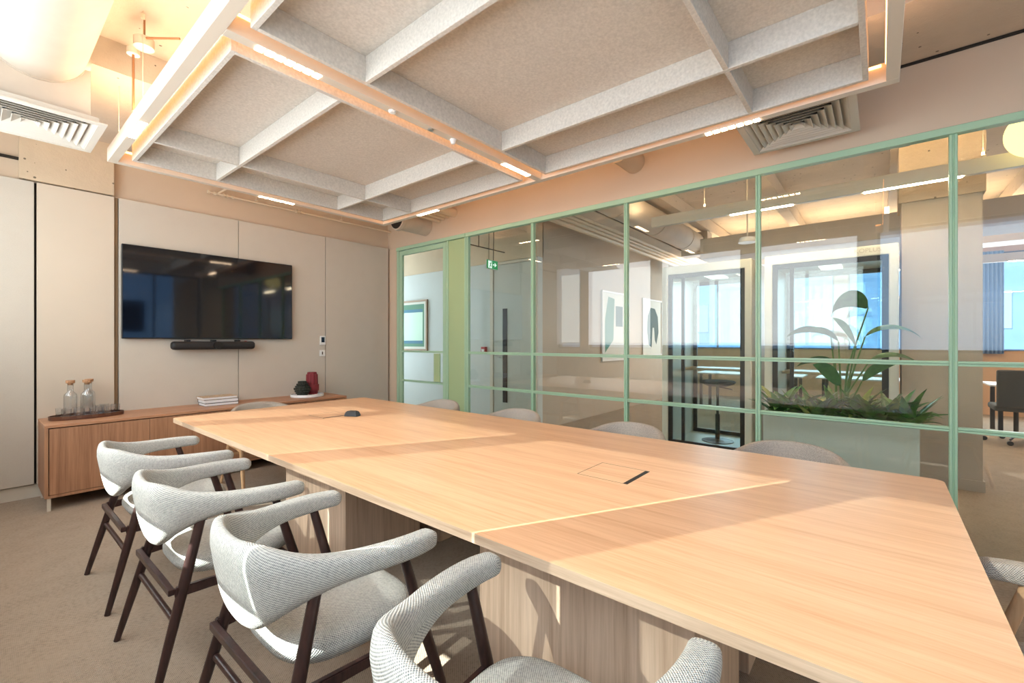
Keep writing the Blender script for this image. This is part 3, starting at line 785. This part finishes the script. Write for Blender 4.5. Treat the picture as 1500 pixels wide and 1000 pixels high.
def make_chair(name, half, fab, leg, label, group):
    e = empty(name); tag(e, label, 'chair', group)
    mesh_obj('backrest', shell_mesh(half), M[fab], e)
    mesh_obj('seat', seat_mesh(.238, .250, .405, .482, .062), M[fab], e)
    for s in (1, -1):
        b = MB(); b.tube([(-.295, s*.312, 0), (-.242, s*.294, .20), (-.18, s*.270, .43), (-.115, s*.248, .675)], [.0125, .017, .020, .0175], 16)
        smooth_angle(b.build('leg', M[leg], e), 50)
        b = MB(); b.tube([(.345, s*.335, 0), (.29, s*.325, .20), (.220, s*.31, .43), (.150, s*.303, .675)], [.0125, .017, .020, .0160], 16)
        smooth_angle(b.build('leg', M[leg], e), 50)
        # side rail carrying the seat
        b = MB(); t = bmesh.new(); bmesh.ops.create_cube(t, size=1)
        p0, p1 = Vector((-.215, s*.272, .395)), Vector((.235, s*.312, .395)); dv = p1-p0
        for v in t.verts: v.co = Vector((v.co.x*dv.length, v.co.y*.022, v.co.z*(.040 if v.co.x < 0 else .030)))
        bmesh.ops.bevel(t, geom=t.edges[:], offset=.004, segments=2, affect='EDGES')
        b.add(t, Matrix.Translation((p0+p1)/2) @ Matrix.Rotation(math.atan2(dv.y, dv.x), 4, 'Z')); b.build('side_rail', M[leg], e)
    b = MB(); b.box(-.235, -.213, -.27, .27, .385, .412, .003, 1); b.build('rear_rail', M[leg], e)
    b = MB(); b.box(.20, .222, -.30, .30, .378, .404, .003, 1); b.build('front_rail', M[leg], e)
    b = MB(); b.tube([(-.215, -.288, .285), (-.215, .288, .285)], .0115, 12); smooth_angle(b.build('stretcher', M[leg], e), 50)
    return e

GA, GB = 'dark-legged armchairs along the window side of the table', 'oak-legged armchairs along the glass side of the table'
first = make_chair('armchair', HALF_A, 'fabric', 'walnut', 'x', GA)
spots = [(.765, .605, 'dark-legged grey woven armchair nearest the camera, only its arms and seat front in view'),
         (.757, 1.515, 'dark-legged grey woven armchair second from the camera, seen whole from behind'),
         (.722, 2.405, 'dark-legged grey woven armchair third from the camera on the window side'),
         (.730, 3.315, 'dark-legged grey woven armchair farthest from the camera, next to the sideboard')]
for i, (x, y, lb) in enumerate(spots):
    o = first if i == 0 else copy_tree(first)
    o.location = (x, y, 0); o.rotation_euler = (0, 0, (0, 0, 0, 0)[i]); o['label'] = lb
fb = make_chair('armchair', HALF_B, 'fabric_beige', 'oak_leg', 'x', GB)
spots = [(2.955, .42, PI, 'curved-back armchair across the table, nearest the camera, in front of the planter'),
         (2.955, 1.45, PI, 'curved-back armchair across the table, in front of the left booth'),
         (2.955, 2.54, PI, 'curved-back armchair across the table, third from the near end'),
         (2.955, 3.56, PI, 'curved-back armchair across the table, in front of the green door panel'),
         (1.86, 4.66, -PI/2, 'oak-legged armchair at the far head of the table, facing the camera'),
         (1.79, -.52, PI/2, 'oak-legged armchair at the near head of the table, cut by the frame edge')]
for i, (x, y, r, lb) in enumerate(spots):
    o = fb if i == 0 else copy_tree(fb)
    o.location = (x, y, 0); o.rotation_euler = (0, 0, r); o['label'] = lb
    if i > 3: o['group'] = 'oak-legged armchairs at the table ends'

# ================================================================== CORRIDOR AND OFFICE
def picture(name, lab, x0, x1, z0, z1, plane, axis, shapes, frame):
    e = empty(name); tag(e, lab, 'picture'); w = .035
    def bx(m, a0, a1, q0, q1, d0, d1):
        if axis == 'x': m.box(a0, a1, plane-d1, plane-d0, q0, q1)      # wall faces -y
        else: m.box(plane-d1, plane-d0, a0, a1, q0, q1)                # wall faces -x
    f = MB(); bx(f, x0, x0+w, z0, z1, .001, .035); bx(f, x1-w, x1, z0, z1, .001, .035); bx(f, x0+w, x1-w, z0, z0+w, .001, .035); bx(f, x0+w, x1-w, z1-w, z1, .001, .035)
    f.build('picture_frame', M[frame], e)
    p = MB(); bx(p, x0+w, x1-w, z0+w, z1-w, .005, .02); p.build('mount_board', M['art_paper'], e)
    for i, (poly, m) in enumerate(shapes):
        a = MB(); pts = [(x0+(x1-x0)*px, z0+(z1-z0)*pz) for px, pz in poly]; d = plane-.0205-.0006*(i+1)
        vs = [a.bm.verts.new((px, d, pz) if axis == 'x' else (d, px, pz)) for px, pz in pts]
        vs2 = [a.bm.verts.new((px, d+.0005, pz) if axis == 'x' else (d+.0005, px, pz)) for px, pz in pts]
        a.bm.faces.new(vs); a.bm.faces.new(vs2[::-1])
        for k in range(len(vs)): a.bm.faces.new((vs[k], vs[(k+1) % len(vs)], vs2[(k+1) % len(vs)], vs2[k]))
        a.build('printed_shape', M[m], e)
    return base(e)
rc = lambda a, b, c, d: [(a, c), (b, c), (b, d), (a, d)]
picture('framed_print', 'framed print of nested green and blue rectangles, seen through the green door', 6.72, 7.85, 1.20, 2.19, 5.6, 'y',
        [(rc(.08, .92, .08, .92), 'art_green'), (rc(.12, .84, .14, .82), 'art_teal'), (rc(.12, .76, .2, .76), 'art_mint')], 'frame_wood')
blob = [(.3, .2), (.22, .45), (.25, .7), (.4, .85), (.62, .84), (.78, .7), (.82, .42), (.7, .2), (.62, .28), (.58, .5), (.5, .5), (.45, .15)]
picture('framed_print', 'tall framed abstract print in greens, nearer of the two on the far wall', 7.62, 8.66, 1.0, 2.36, 4.1, 'x',
        [([(.12, .12), (.45, .3), (.5, .9), (.25, .92), (.12, .6)], 'art_green'), (rc(.55, .85, .5, .8), 'art_dark')], 'frame_white')
picture('framed_print', 'framed print of one dark rounded shape, farther of the two on the far wall', 9.5, 10.62, 1.05, 2.35, 4.1, 'x', [(blob, 'art_dark')], 'frame_white')
# exit sign
e = empty('exit_sign'); tag(e, 'green running man exit sign hanging in the corridor', 'exit sign')
sx, sy, sz = 4.86, 4.50, 2.465; SW, SH = .25, .135
MB().box(sx, sx+SW, sy, sy+.022, sz, sz+SH, .002, 1).build('sign_case', M['white'], e)
MB().box(sx+.004, sx+SW-.004, sy-.0012, sy+.0005, sz+.004, sz+SH-.004).build('sign_face', M['sign_green'], e)
MB().box(sx+.034, sx+.115, sy-.0022, sy-.0014, sz+.014, sz+SH-.014).build('sign_doorway', M['sign_white'], e)
def flat(poly, y0, y1, m, nm):
    a = MB(); v0 = [a.bm.verts.new((sx+px, y0, sz+pz)) for px, pz in poly]; v1 = [a.bm.verts.new((sx+px, y1, sz+pz)) for px, pz in poly]
    a.bm.faces.new(v0); a.bm.faces.new(v1[::-1]); n = len(poly)
    for k in range(n): a.bm.faces.new((v0[k], v0[(k+1) % n], v1[(k+1) % n], v1[k]))
    a.build(nm, M[m], e)
flat([(.062, .020), (.070, .020), (.078, .045), (.090, .038), (.106, .040), (.106, .047), (.094, .048), (.086, .062), (.092, .080), (.104, .074), (.108, .080), (.092, .092), (.076, .090), (.064, .078), (.068, .072), (.078, .080), (.072, .058), (.062, .040)], sy-.0034, sy-.0024, 'sign_green', 'running_figure')
c = MB(); c.cyl((sx+.098, sy-.0034, sz+.104), (sx+.098, sy-.0024, sz+.104), .009, seg=16); c.build('figure_head', M['sign_green'], e)
flat([(.135, .060), (.185, .060), (.168, .040), (.185, .040), (.220, .068), (.185, .098), (.168, .098), (.185, .076), (.135, .076)], sy-.0024, sy-.0014, 'sign_white', 'arrow')
c = MB(); c.cyl((sx+.06, sy+.011, sz+SH), (sx+.06, sy+.011, ZC), .004, seg=8); c.cyl((sx+.16, sy+.011, sz+SH), (sx+.18, sy+.011, ZC), .006, seg=8); c.build('suspension_cable', M['cable'], e)
base(e)
c = MB(); c.box(5.545, 5.599, 5.17, 5.27, 1.19, 1.29, .004, 2); o = c.build('call_point', M['red']); 
e = empty('fire_call_point'); tag(e, 'small red fire call point on the corridor wall beside the door', 'fire call point'); o.parent = e; o.name = 'case'
MB().box(5.541, 5.546, 5.19, 5.25, 1.21, 1.25).build('button_face', M['white'], e); base(e)

# two booths
def booth(lab, y0, y1):
    e = empty('phone_booth'); tag(e, lab, 'phone booth', 'white phone booths in the office')
    x0, x1, z0, z1 = 5.6, 6.65, 0, 2.32; t = .075
    s = MB(); s.box(x0, x1, y0, y0+t, z0, z1, .012, 2); s.box(x0, x1, y1-t, y1, z0, z1, .012, 2); s.box(x0+.001, x1-.001, y0+.01, y1-.01, z1-.10, z1, .01, 2); s.box(x0+.02, x1-.02, y0+t, y1-t, z0, z0+.10)
    s.build('shell', M['pod'], e)
    for xx, nm in ((x0+.02, 'door'), (x1-.05, 'rear_panel')):
        f = MB(); a, b = y0+t, y1-t; w = .05; zz0, zz1 = .10, z1-.10
        f.box(xx, xx+.03, a, a+w, zz0, zz1); f.box(xx, xx+.03, b-w, b, zz0, zz1); f.box(xx, xx+.03, a+w, b-w, zz0, zz0+w); f.box(xx, xx+.03, a+w, b-w, zz1-w, zz1)
        if nm == 'door': f.box(xx, xx+.03, b-.20, b-.165, zz0+w, zz1-w)
        f = f.build(nm, M['black'], e)
        MB().box(xx+.011, xx+.017, a+w, b-w, zz0+w, zz1-w).build('pane', M['pane_blue'], f)
        if nm == 'door': MB().cyl((xx-.02, b-.18, 1.02), (xx-.02, b-.18, 1.28), .012).build('door_handle', M['black'], f)
    sh = MB(); sh.box(x0+.55, x1-.08, y0+t+.01, y1-t-.01, 1.0, 1.03, .004, 1); sh.build('shelf', M['oak_top'], e)
    lt = MB(); lt.box(x0+.2, x0+.7, (y0+y1)/2-.1, (y0+y1)/2+.1, z1-.112, z1-.101); lt.build('ceiling_lamp', M['lamp_soft'], e)
    return base(e)
M['lamp_soft'] = emit('soft_booth_lamp', (255, 244, 228), 2.5)
b1 = booth('left white-framed glass phone booth with the stool inside', 1.12, 2.15)
b2 = booth('right white-framed glass phone booth behind the planter', -.135, .995)
# faint lettering on the header of the right booth
fc = bpy.data.curves.new('booth_lettering', 'FONT'); fc.body = 'KOPLUS'; fc.size = .058; fc.extrude = .0006; fc.align_x = 'CENTER'
fq = bpy.data.objects.new('lettering_source', fc); COL.objects.link(fq); bpy.context.view_layer.update()
fm_ = bpy.data.meshes.new_from_object(fq.evaluated_get(bpy.context.evaluated_depsgraph_get())); bpy.data.objects.remove(fq)
fm_.materials.clear(); fm_.materials.append(plain('faint_lettering', (188, 180, 166), .5))
fo = bpy.data.objects.new('lettering', fm_); COL.objects.link(fo)
fo.parent = b2; fo.location = Vector((5.597, .10, 2.255))-Vector(b2.location); fo.rotation_euler = (PI/2, 0, -PI/2)
# stool inside the left booth
e = empty('saddle_stool'); tag(e, 'grey saddle stool on a black gas column inside the left booth', 'stool')
st = (6.12, 1.62)
b = MB(); b.lathe([(.04, .80), (.12, .808), (.19, .835), (.215, .86), (.20, .877), (.12, .872), (.03, .868)], 32, (st[0], st[1], 0)); smooth_angle(b.build('seat', M['grey_fabric'], e), 60)
b = MB(); b.cyl((st[0], st[1], .36), (st[0], st[1], .80), .016); b.cyl((st[0], st[1], .11), (st[0], st[1], .45), .028); smooth_angle(b.build('gas_column', M['black'], e))
b = MB(); b.cyl((st[0], st[1], .80), (st[0]+.02, st[1]-.17, .77), .007); b.build('lever', M['black'], e)
b = MB(); b.lathe([(.19, .101), (.19, .108), (.03, .125), (.01, .14)], 32, (st[0], st[1], 0)); smooth_angle(b.build('foot_disc', M['black'], e)); base(e)

# planter with plants
e = empty('planter_box'); tag(e, 'long sage grey planter box behind the glass, full of leafy plants', 'planter')
px0, px1, py0, py1, pz = 4.50, 4.88, -.225, .81, .725
s = MB(); w = .03; s.box(px0, px0+w, py0, py1, 0, pz); s.box(px1-w, px1, py0, py1, 0, pz); s.box(px0+w, px1-w, py0, py0+w, 0, pz); s.box(px0+w, px1-w, py1-w, py1, 0, pz); s.box(px0+w, px1-w, py0+w, py1-w, 0, .06)
s.build('box_body', M['planter'], e); MB().box(px0+w, px1-w, py0+w, py1-w, .5, .675).build('soil', M['soil'], e); base(e)
def leaf(mb, p, yaw, length, width, rise, droop, fold=.25, n=9, twist=0):
    """pointed blade, arching; added to the mesh"""
    bm = mb.bm; d = Vector((math.cos(yaw), math.sin(yaw), 0)); sdir = Vector((-math.sin(yaw), math.cos(yaw), 0)); L, C, R = [], [], []
    pos = Vector(p); ang = rise
    for i in range(n+1):
        t = i/n; wd = width*math.sin(PI*min(1, t**.75))**.85 if 0 < t < 1 else .0015
        sd = (sdir*math.cos(twist)+Vector((0, 0, 1))*math.sin(twist))
        up = Vector((0, 0, 1))*math.cos(ang)-d*math.sin(ang)
        C.append(bm.verts.new(pos)); L.append(bm.verts.new(pos+sd*wd/2+up*wd*fold*.5)); R.append(bm.verts.new(pos-sd*wd/2+up*wd*fold*.5))
        pos = pos+(d*math.cos(ang)+Vector((0, 0, 1))*math.sin(ang))*length/n; ang -= droop/n
    for i in range(n):
        bm.faces.new((L[i], C[i], C[i+1], L[i+1])); bm.faces.new((C[i], R[i], R[i+1], C[i+1]))
rnd = random.Random(3)
def bush(lab, x, y, n, spread, h, mats=('leaf',)):
    e = empty('leafy_plant'); tag(e, lab, 'plant', 'low plants in the planter box')
    for j, mm in enumerate(mats):
        m = MB()
        for i in range(n if j == 0 else n//4):
            yaw = rnd.uniform(0, 2*PI); r = rnd.uniform(0, .03)
            leaf(m, (x+r*math.cos(yaw), y+r*math.sin(yaw), .672), yaw, rnd.uniform(.85, 1.4)*spread, rnd.uniform(.065, .10), rnd.uniform(.85, 1.5), rnd.uniform(.4, 1.5), .3, 8, rnd.uniform(-.3, .3))
        m.build('leaves', M[mm], e, smooth=True)
    st_ = MB(); st_.cyl((x, y, .665), (x, y, .74), .008, .005, 8); st_.build('stem', M['stem'], e)
    return base(e)
ys = [.71, .57, .44, .30, .16, .03, -.08, -.17]
nm = ['leftmost of the plants in the planter', 'second plant from the left in the planter', 'third plant from the left in the planter', 'fourth plant from the left, left of the tall plant',
      'plant just right of the tall plant in the planter', 'third plant from the right end of the planter', 'second plant from the right end of the planter', 'rightmost plant of the planter, drooping over its end']
for i, (y, lb) in enumerate(zip(ys, nm)):
    bush('bushy green ' + lb, 4.66+.05*math.sin(i*2.3), y, 24, .28, .2, ('leaf', 'leaf_pale') if i % 2 == 0 else ('leaf',))
e = empty('bird_of_paradise_plant'); tag(e, 'tall plant with big paddle leaves rising from the planter', 'plant')
bx, by, bz = 4.72, .26, .675
def big(px_, py_, pz_, lx, ly, lz, L, Wd, yaw, rise, droop, tw=0, mat='leaf_big'):
    s = MB(); mid = ((bx+px_)/2+.0, (by+py_)/2, bz+(pz_-bz)*.6)
    s.tube([(bx+lx, by+ly, bz), (bx+lx+(px_-bx)*.25, by+ly+(py_-by)*.25, bz+(pz_-bz)*.5), (px_, py_, pz_)], [.011, .008, .005], 8)
    smooth_angle(s.build('stalk', M['stem'], e)); m = MB(); leaf(m, (px_, py_, pz_), yaw, L, Wd, rise, droop, .2, 12, tw); o = m.build('paddle_leaf', M[mat], e, smooth=True)
big(4.76, .08, 1.66, 0, 0, 0, .36, .17, 1.9, .9, 2.6, .9)
big(4.70, .33, 1.42, .01, .02, 0, .36, .12, 1.45, .6, 1.3, .5)
big(4.74, .16, 1.34, -.01, -.02, 0, .30, .13, 1.3, 1.15, .4, 1.2)
big(4.72, .10, 1.42, .02, -.02, 0, .42, .10, -1.35, .7, 1.7, .4)
big(4.70, .07, 1.22, -.02, 0, 0, .40, .09, -1.3, .55, 1.6, .4)
big(4.76, .30, 1.20, .02, .03, 0, .30, .12, 1.6, .25, .9, .5)
big(4.70, .26, 1.02, .0, .0, 0, .26, .15, 1.9, .8, .3, 1.3)
big(4.72, .12, 1.05, .0, -.03, 0, .34, .10, -1.2, .9, .8, .9)
big(4.75, .28, 1.38, .0, .0, 0, .30, .10, 1.7, .9, 1.3, .6)
base(e)

# pendants, ducts and pipes of the office
def linear(lab, x, y0, y1, z, segs, h=.12, w=.06):
    e = empty('linear_pendant'); tag(e, lab, 'ceiling light', 'linear pendants in the office')
    MB().box(x-w/2, x+w/2, y0, y1, z, z+h, .002, 1).build('housing', M['alu'], e)
    for a, b in segs: MB().box(x-w/2+.006, x+w/2-.006, a, b, z-.004, z+.002).build('lamp_strip', M['lamp_office'], e)
    c = MB()
    for yy in (y0+.25, (y0+y1)/2, y1-.6): c.cyl((x, yy, z+h), (x, yy, ZC), .003, seg=6); c.cyl((x, yy, z+h), (x, yy, z+h+.05), .01, seg=8)
    c.build('suspension_cable', M['alu'], e); return base(e)
linear('long cream pendant beam just behind the glass partition', 5.22, -3.4, 2.12, 2.745, [(.673, 1.25), (-.523, .12), (-1.9, -1.3)])
linear('cream pendant light beam far back over the desks', 9.4, -3.6, 3.2, 2.52, [(-3.2, -1.4), (-.9, .2), (1.2, 2.8)])
e = empty('moon_lamp'); tag(e, 'glowing cream crescent shaped lamp at the top right behind the glass', 'lamp')
b = MB(); b.lathe([(.17*math.sin(a_*PI/20)+.002, -.17*math.cos(a_*PI/20)) for a_ in range(0, 15)]+[(.177*math.sin(a_*PI/20)+.002, -.177*math.cos(a_*PI/20)) for a_ in range(14, -1, -1)], 56, (5.02, -.90, 2.93)); smooth_angle(b.build('lamp_shade', M['shade'], e), 60)
c = MB(); c.cyl((5.02, -.90, 2.80), (5.02, -.90, ZC), .004, seg=8); c.build('cable', M['cable'], e); base(e)
e = empty('office_duct'); tag(e, 'big round duct crossing the office ceiling to a box, left of the booths', 'duct')
c = MB(); c.cyl((4.2, 2.5, 3.08), (8.0, 2.5, 3.08), .18, seg=36); smooth_angle(c.build('duct_body', M['duct'], e)); MB().box(8.0, 8.25, 2.28, 2.72, 2.88, 3.27).build('duct_box', M['duct'], e)
c = MB()
for xx in (5.0, 6.2, 7.4): c.cyl((xx, 2.5, 3.08), (xx+.03, 2.5, 3.08), .186, seg=36)
smooth_angle(c.build('seam_band', M['duct'], e)); base(e)
for i, (yy, zz, r) in enumerate(((3.02, 3.02, .035), (3.14, 3.02, .03), (3.26, 3.03, .035), (3.40, 3.03, .045))):
    c = MB(); c.cyl((W+.21, yy, zz), (10.2, yy, zz), r, seg=16); o = smooth_angle(c.build('ceiling_pipe', M['pipe'])); tag(o, 'lagged service pipe under the office ceiling, ' + ('next to the cable tray', 'second from the cable tray', 'third from the cable tray', 'thickest, nearest the exit door')[i], 'pipe', 'office ceiling pipes')
e = empty('cable_tray'); tag(e, 'metal cable tray with bundled dark cables under the office ceiling', 'cable tray')
MB().box(W+.21, 10.0, 2.74, 2.95, 2.99, 3.0).build('tray', M['duct'], e)
c = MB()
for k in range(7):
    y_ = 2.76+k*.028; pts = [(W+.25+j*.5, y_+.012*math.sin(j*1.7+k), 3.014+.008*math.sin(j*2.1+k*2)) for j in range(12)]
    c.tube(pts, .010, 6)
c.build('cable_bundle', M['cable'], e); base(e)
def clad(lab, x0, x1, y0, y1, z0, z1, m='duct'):
    o = MB().box(x0, x1, y0, y1, z0, z1, .004, 1).build('rectangular_duct', M[m]); tag(o, lab, 'duct', 'rectangular ducts in the office')
clad('wide rectangular duct above the two booths', 7.0, 7.6, -1.5, 2.1, 2.62, 2.92)
clad('long rectangular duct near the far windows', 10.3, 10.8, -5.0, 3.8, 2.95, 3.3)
for i in range(7):
    y_ = 3.6-i*1.25
    struct(MB().box(W+.21, XF, y_-.07, y_+.07, 3.30, ZC-.009).build('ceiling_rib', M['slab']))
e = empty('corridor_pipe_run'); tag(e, 'thin dark pipe run hung across the corridor near the exit sign', 'pipe')
c = MB(); c.cyl((4.3, 4.7, 2.82), (5.5, 4.7, 2.82), .008); c.cyl((4.9, 4.7, 2.82), (4.9, 4.7, ZC), .006); c.build('pipe_run', M['cable'], e); base(e)
# projector / sensor dish above left booth
e = empty('hanging_sensor'); tag(e, 'small white round sensor on a rod hanging above the left booth', 'sensor')
c = MB(); c.cyl((6.0, 1.25, 2.58), (6.0, 1.25, 2.64), .10, .08, 24); smooth_angle(c.build('sensor_disc', M['white'], e)); c = MB(); c.cyl((6.0, 1.25, 2.64), (6.0, 1.25, ZC), .008); c.build('rod', M['alu'], e); base(e)

# desks far back
def desk(lab, x0, x1, y0, y1):
    e = empty('office_desk'); tag(e, lab, 'desk', 'white office desks')
    MB().box(x0, x1, y0, y1, .715, .74, .003, 1).build('desktop', M['desk_white'], e)
    for lx in (x0+.06, x1-.12):
        for ly in (y0+.08, y1-.14): MB().box(lx, lx+.05, ly, ly+.05, 0, .715).build('leg', M['black'], e)
    base(e)
desk('white office desk at the far right, under the blue windows', 9.6, 10.4, -3.2, -1.25)
desk('white office desk seen through the right booth', 9.6, 10.4, -.9, .9)
desk('white office desk seen through the left booth', 9.6, 10.4, 1.1, 3.0)
# office chair
e = empty('office_chair'); tag(e, 'charcoal office chair on castors at the far right desk', 'chair')
ox, oy = 9.05, -1.42
b = MB(); b.box(ox-.24, ox+.24, oy-.24, oy+.24, .44, .52, .035, 4); smooth_angle(b.build('seat', M['grey_fabric'], e), 60)
b = MB(); b.box(ox-.30, ox-.24, oy-.22, oy+.22, .50, 1.0, .028, 4); smooth_angle(b.build('backrest', M['grey_fabric'], e), 60)
b = MB(); b.cyl((ox, oy, .09), (ox, oy, .44), .025); b.build('column', M['black'], e)
for k in range(5):
    a = 2*PI*k/5+.3; b = MB(); b.tube([(ox, oy, .12), (ox+.29*math.cos(a), oy+.29*math.sin(a), .075)], [.022, .012], 8); fo_ = b.build('leg', M['black'], e)
    w_ = MB(); c_, s_ = ox+.30*math.cos(a), oy+.30*math.sin(a); w_.cyl((c_-.02, s_, .03), (c_+.02, s_, .03), .03, seg=16); w_.build('castor', M['black'], fo_)
base(e)
# sheer curtains at the far windows
for i, (y0_, y1_) in enumerate(((-3.1, -2.5), (-1.75, -1.3))):
    m = MB(); n = 40; P = []
    for k in range(n+1): P.append((XF-.10+.03*math.sin(k*1.3), y0_+(y1_-y0_)*k/n))
    bm = m.bm; A = [bm.verts.new((x, y, 1.15)) for x, y in P]; B = [bm.verts.new((x, y, 3.06)) for x, y in P]
    A2 = [bm.verts.new((x+.006, y, 1.15)) for x, y in P]; B2 = [bm.verts.new((x+.006, y, 3.06)) for x, y in P]
    for k in range(n): bm.faces.new((A[k], A[k+1], B[k+1], B[k])); bm.faces.new((A2[k+1], A2[k], B2[k], B2[k+1]))
    for q in (0, n): bm.faces.new((A[q], B[q], B2[q], A2[q]))
    for k in range(n): bm.faces.new((A[k], A2[k], A2[k+1], A[k+1])); bm.faces.new((B[k], B[k+1], B2[k+1], B2[k]))
    o = m.build('sheer_curtain', M['curtain'], smooth=True); tag(o, ('blue sheer curtain at the far window, farther right', 'blue sheer curtain at the far window, nearer the column')[i], 'curtain', 'blue sheer curtains')

# street facades outside (seen in the television and glass reflections)
def facade(lab, loc, rz, wd, ht, cols, rows):
    e = empty('street_building', loc, rz); tag(e, lab, 'building')
    MB().box(-wd/2, wd/2, 0, 1.0, -8, ht).build('wall', M['facade'], e)
    for i in range(cols):
        for j in range(rows):
            x = -wd/2+wd*(i+.5)/cols; z = -1+j*2.9
            w_ = MB().box(x-.55, x+.55, -.04, -.001, z, z+1.5).build('window', M['facade_win'] if (i*3+j*5) % 4 else M['screen'], e)
facade('blue grey building across the street, outside the near end windows', (3.5, -17, 0), PI, 34, 12, 12, 4)
facade('blue grey building outside the far office windows', (26, -2, 0), -PI/2, 34, 10, 12, 3)

# ================================================================== LIGHT
wd = bpy.data.worlds.new('world'); SC.world = wd; wd.use_nodes = True
nt = wd.node_tree; bg = nt.nodes['Background']; bg.inputs[0].default_value = (.42, .62, 1.0, 1); bg.inputs[1].default_value = 1.6
S = bpy.data.lights.new('sun', 'SUN'); S.energy = 26; S.angle = math.radians(.35); S.color = (1, .97, .92)
so = bpy.data.objects.new('sun', S); COL.objects.link(so)
sd = Vector((.876, -.482, -.65)).normalized(); so.rotation_euler = sd.to_track_quat('-Z', 'Y').to_euler()
BL = (.90, .95, 1.0)
for (y0, y1) in bays[1:]:
    area('blind_daylight', (XW+.03, (y0+y1)/2, 2.17), (0, -PI/2, 0), 1.72, (y1-y0)*.98, BL, (25 if y0 < 5 else 8)*(y1-y0)/1.4)
area('window_daylight', (XW-.3, -.75, 2.1), (0, -PI/2, 0), 1.8, 1.55, (.55, .72, 1), 24)
area('window_daylight', (1.8, -5.5, 6.0), (math.radians(42), 0, 0), 6, 4, (.50, .70, 1), 700)
area('office_daylight', (XF-.25, -1.0, 2.1), (0, PI/2, 0), 1.8, 9.5, (.84, .92, 1), 300)
area('corridor_daylight', (4.85, 8.7, 1.9), (-PI/2, 0, 0), 1.4, 2.2, (.78, .88, 1), 95)
area('office_uplight', (5.22, 0, 2.89), (PI, 0, 0), .05, 4.5, (1, .70, .42), 38)
area('office_uplight', (9.0, 0, 2.66), (PI, 0, 0), .05, 6, (1, .66, .36), 70)
# ================================================================== CAMERA
cam = bpy.data.cameras.new('camera'); co = bpy.data.objects.new('camera', cam); COL.objects.link(co)
cam.lens = 654/1500*36; cam.sensor_width = 36; cam.clip_start = .03; cam.clip_end = 200
co.location = (0, 0, 1.38); co.rotation_euler = (PI/2, 0, -math.atan2(.771, .6367))
SC.camera = co
SC.view_settings.view_transform = 'Standard'; SC.view_settings.look = 'None'; SC.view_settings.gamma = 1
SC.view_settings.use_curve_mapping = False; SC.view_settings.exposure = 0.15
SC.cycles.use_denoising = True; SC.cycles.max_bounces = 10; SC.cycles.diffuse_bounces = 5; SC.cycles.transparent_max_bounces = 24
SC.cycles.sample_clamp_indirect = 6; SC.cycles.caustics_reflective = False; SC.cycles.caustics_refractive = False
for o in bpy.data.objects:
    if o.type == 'EMPTY' and o.parent is None and 'category' not in o and o.get('kind') != 'structure': print('UNTAGGED', o.name)
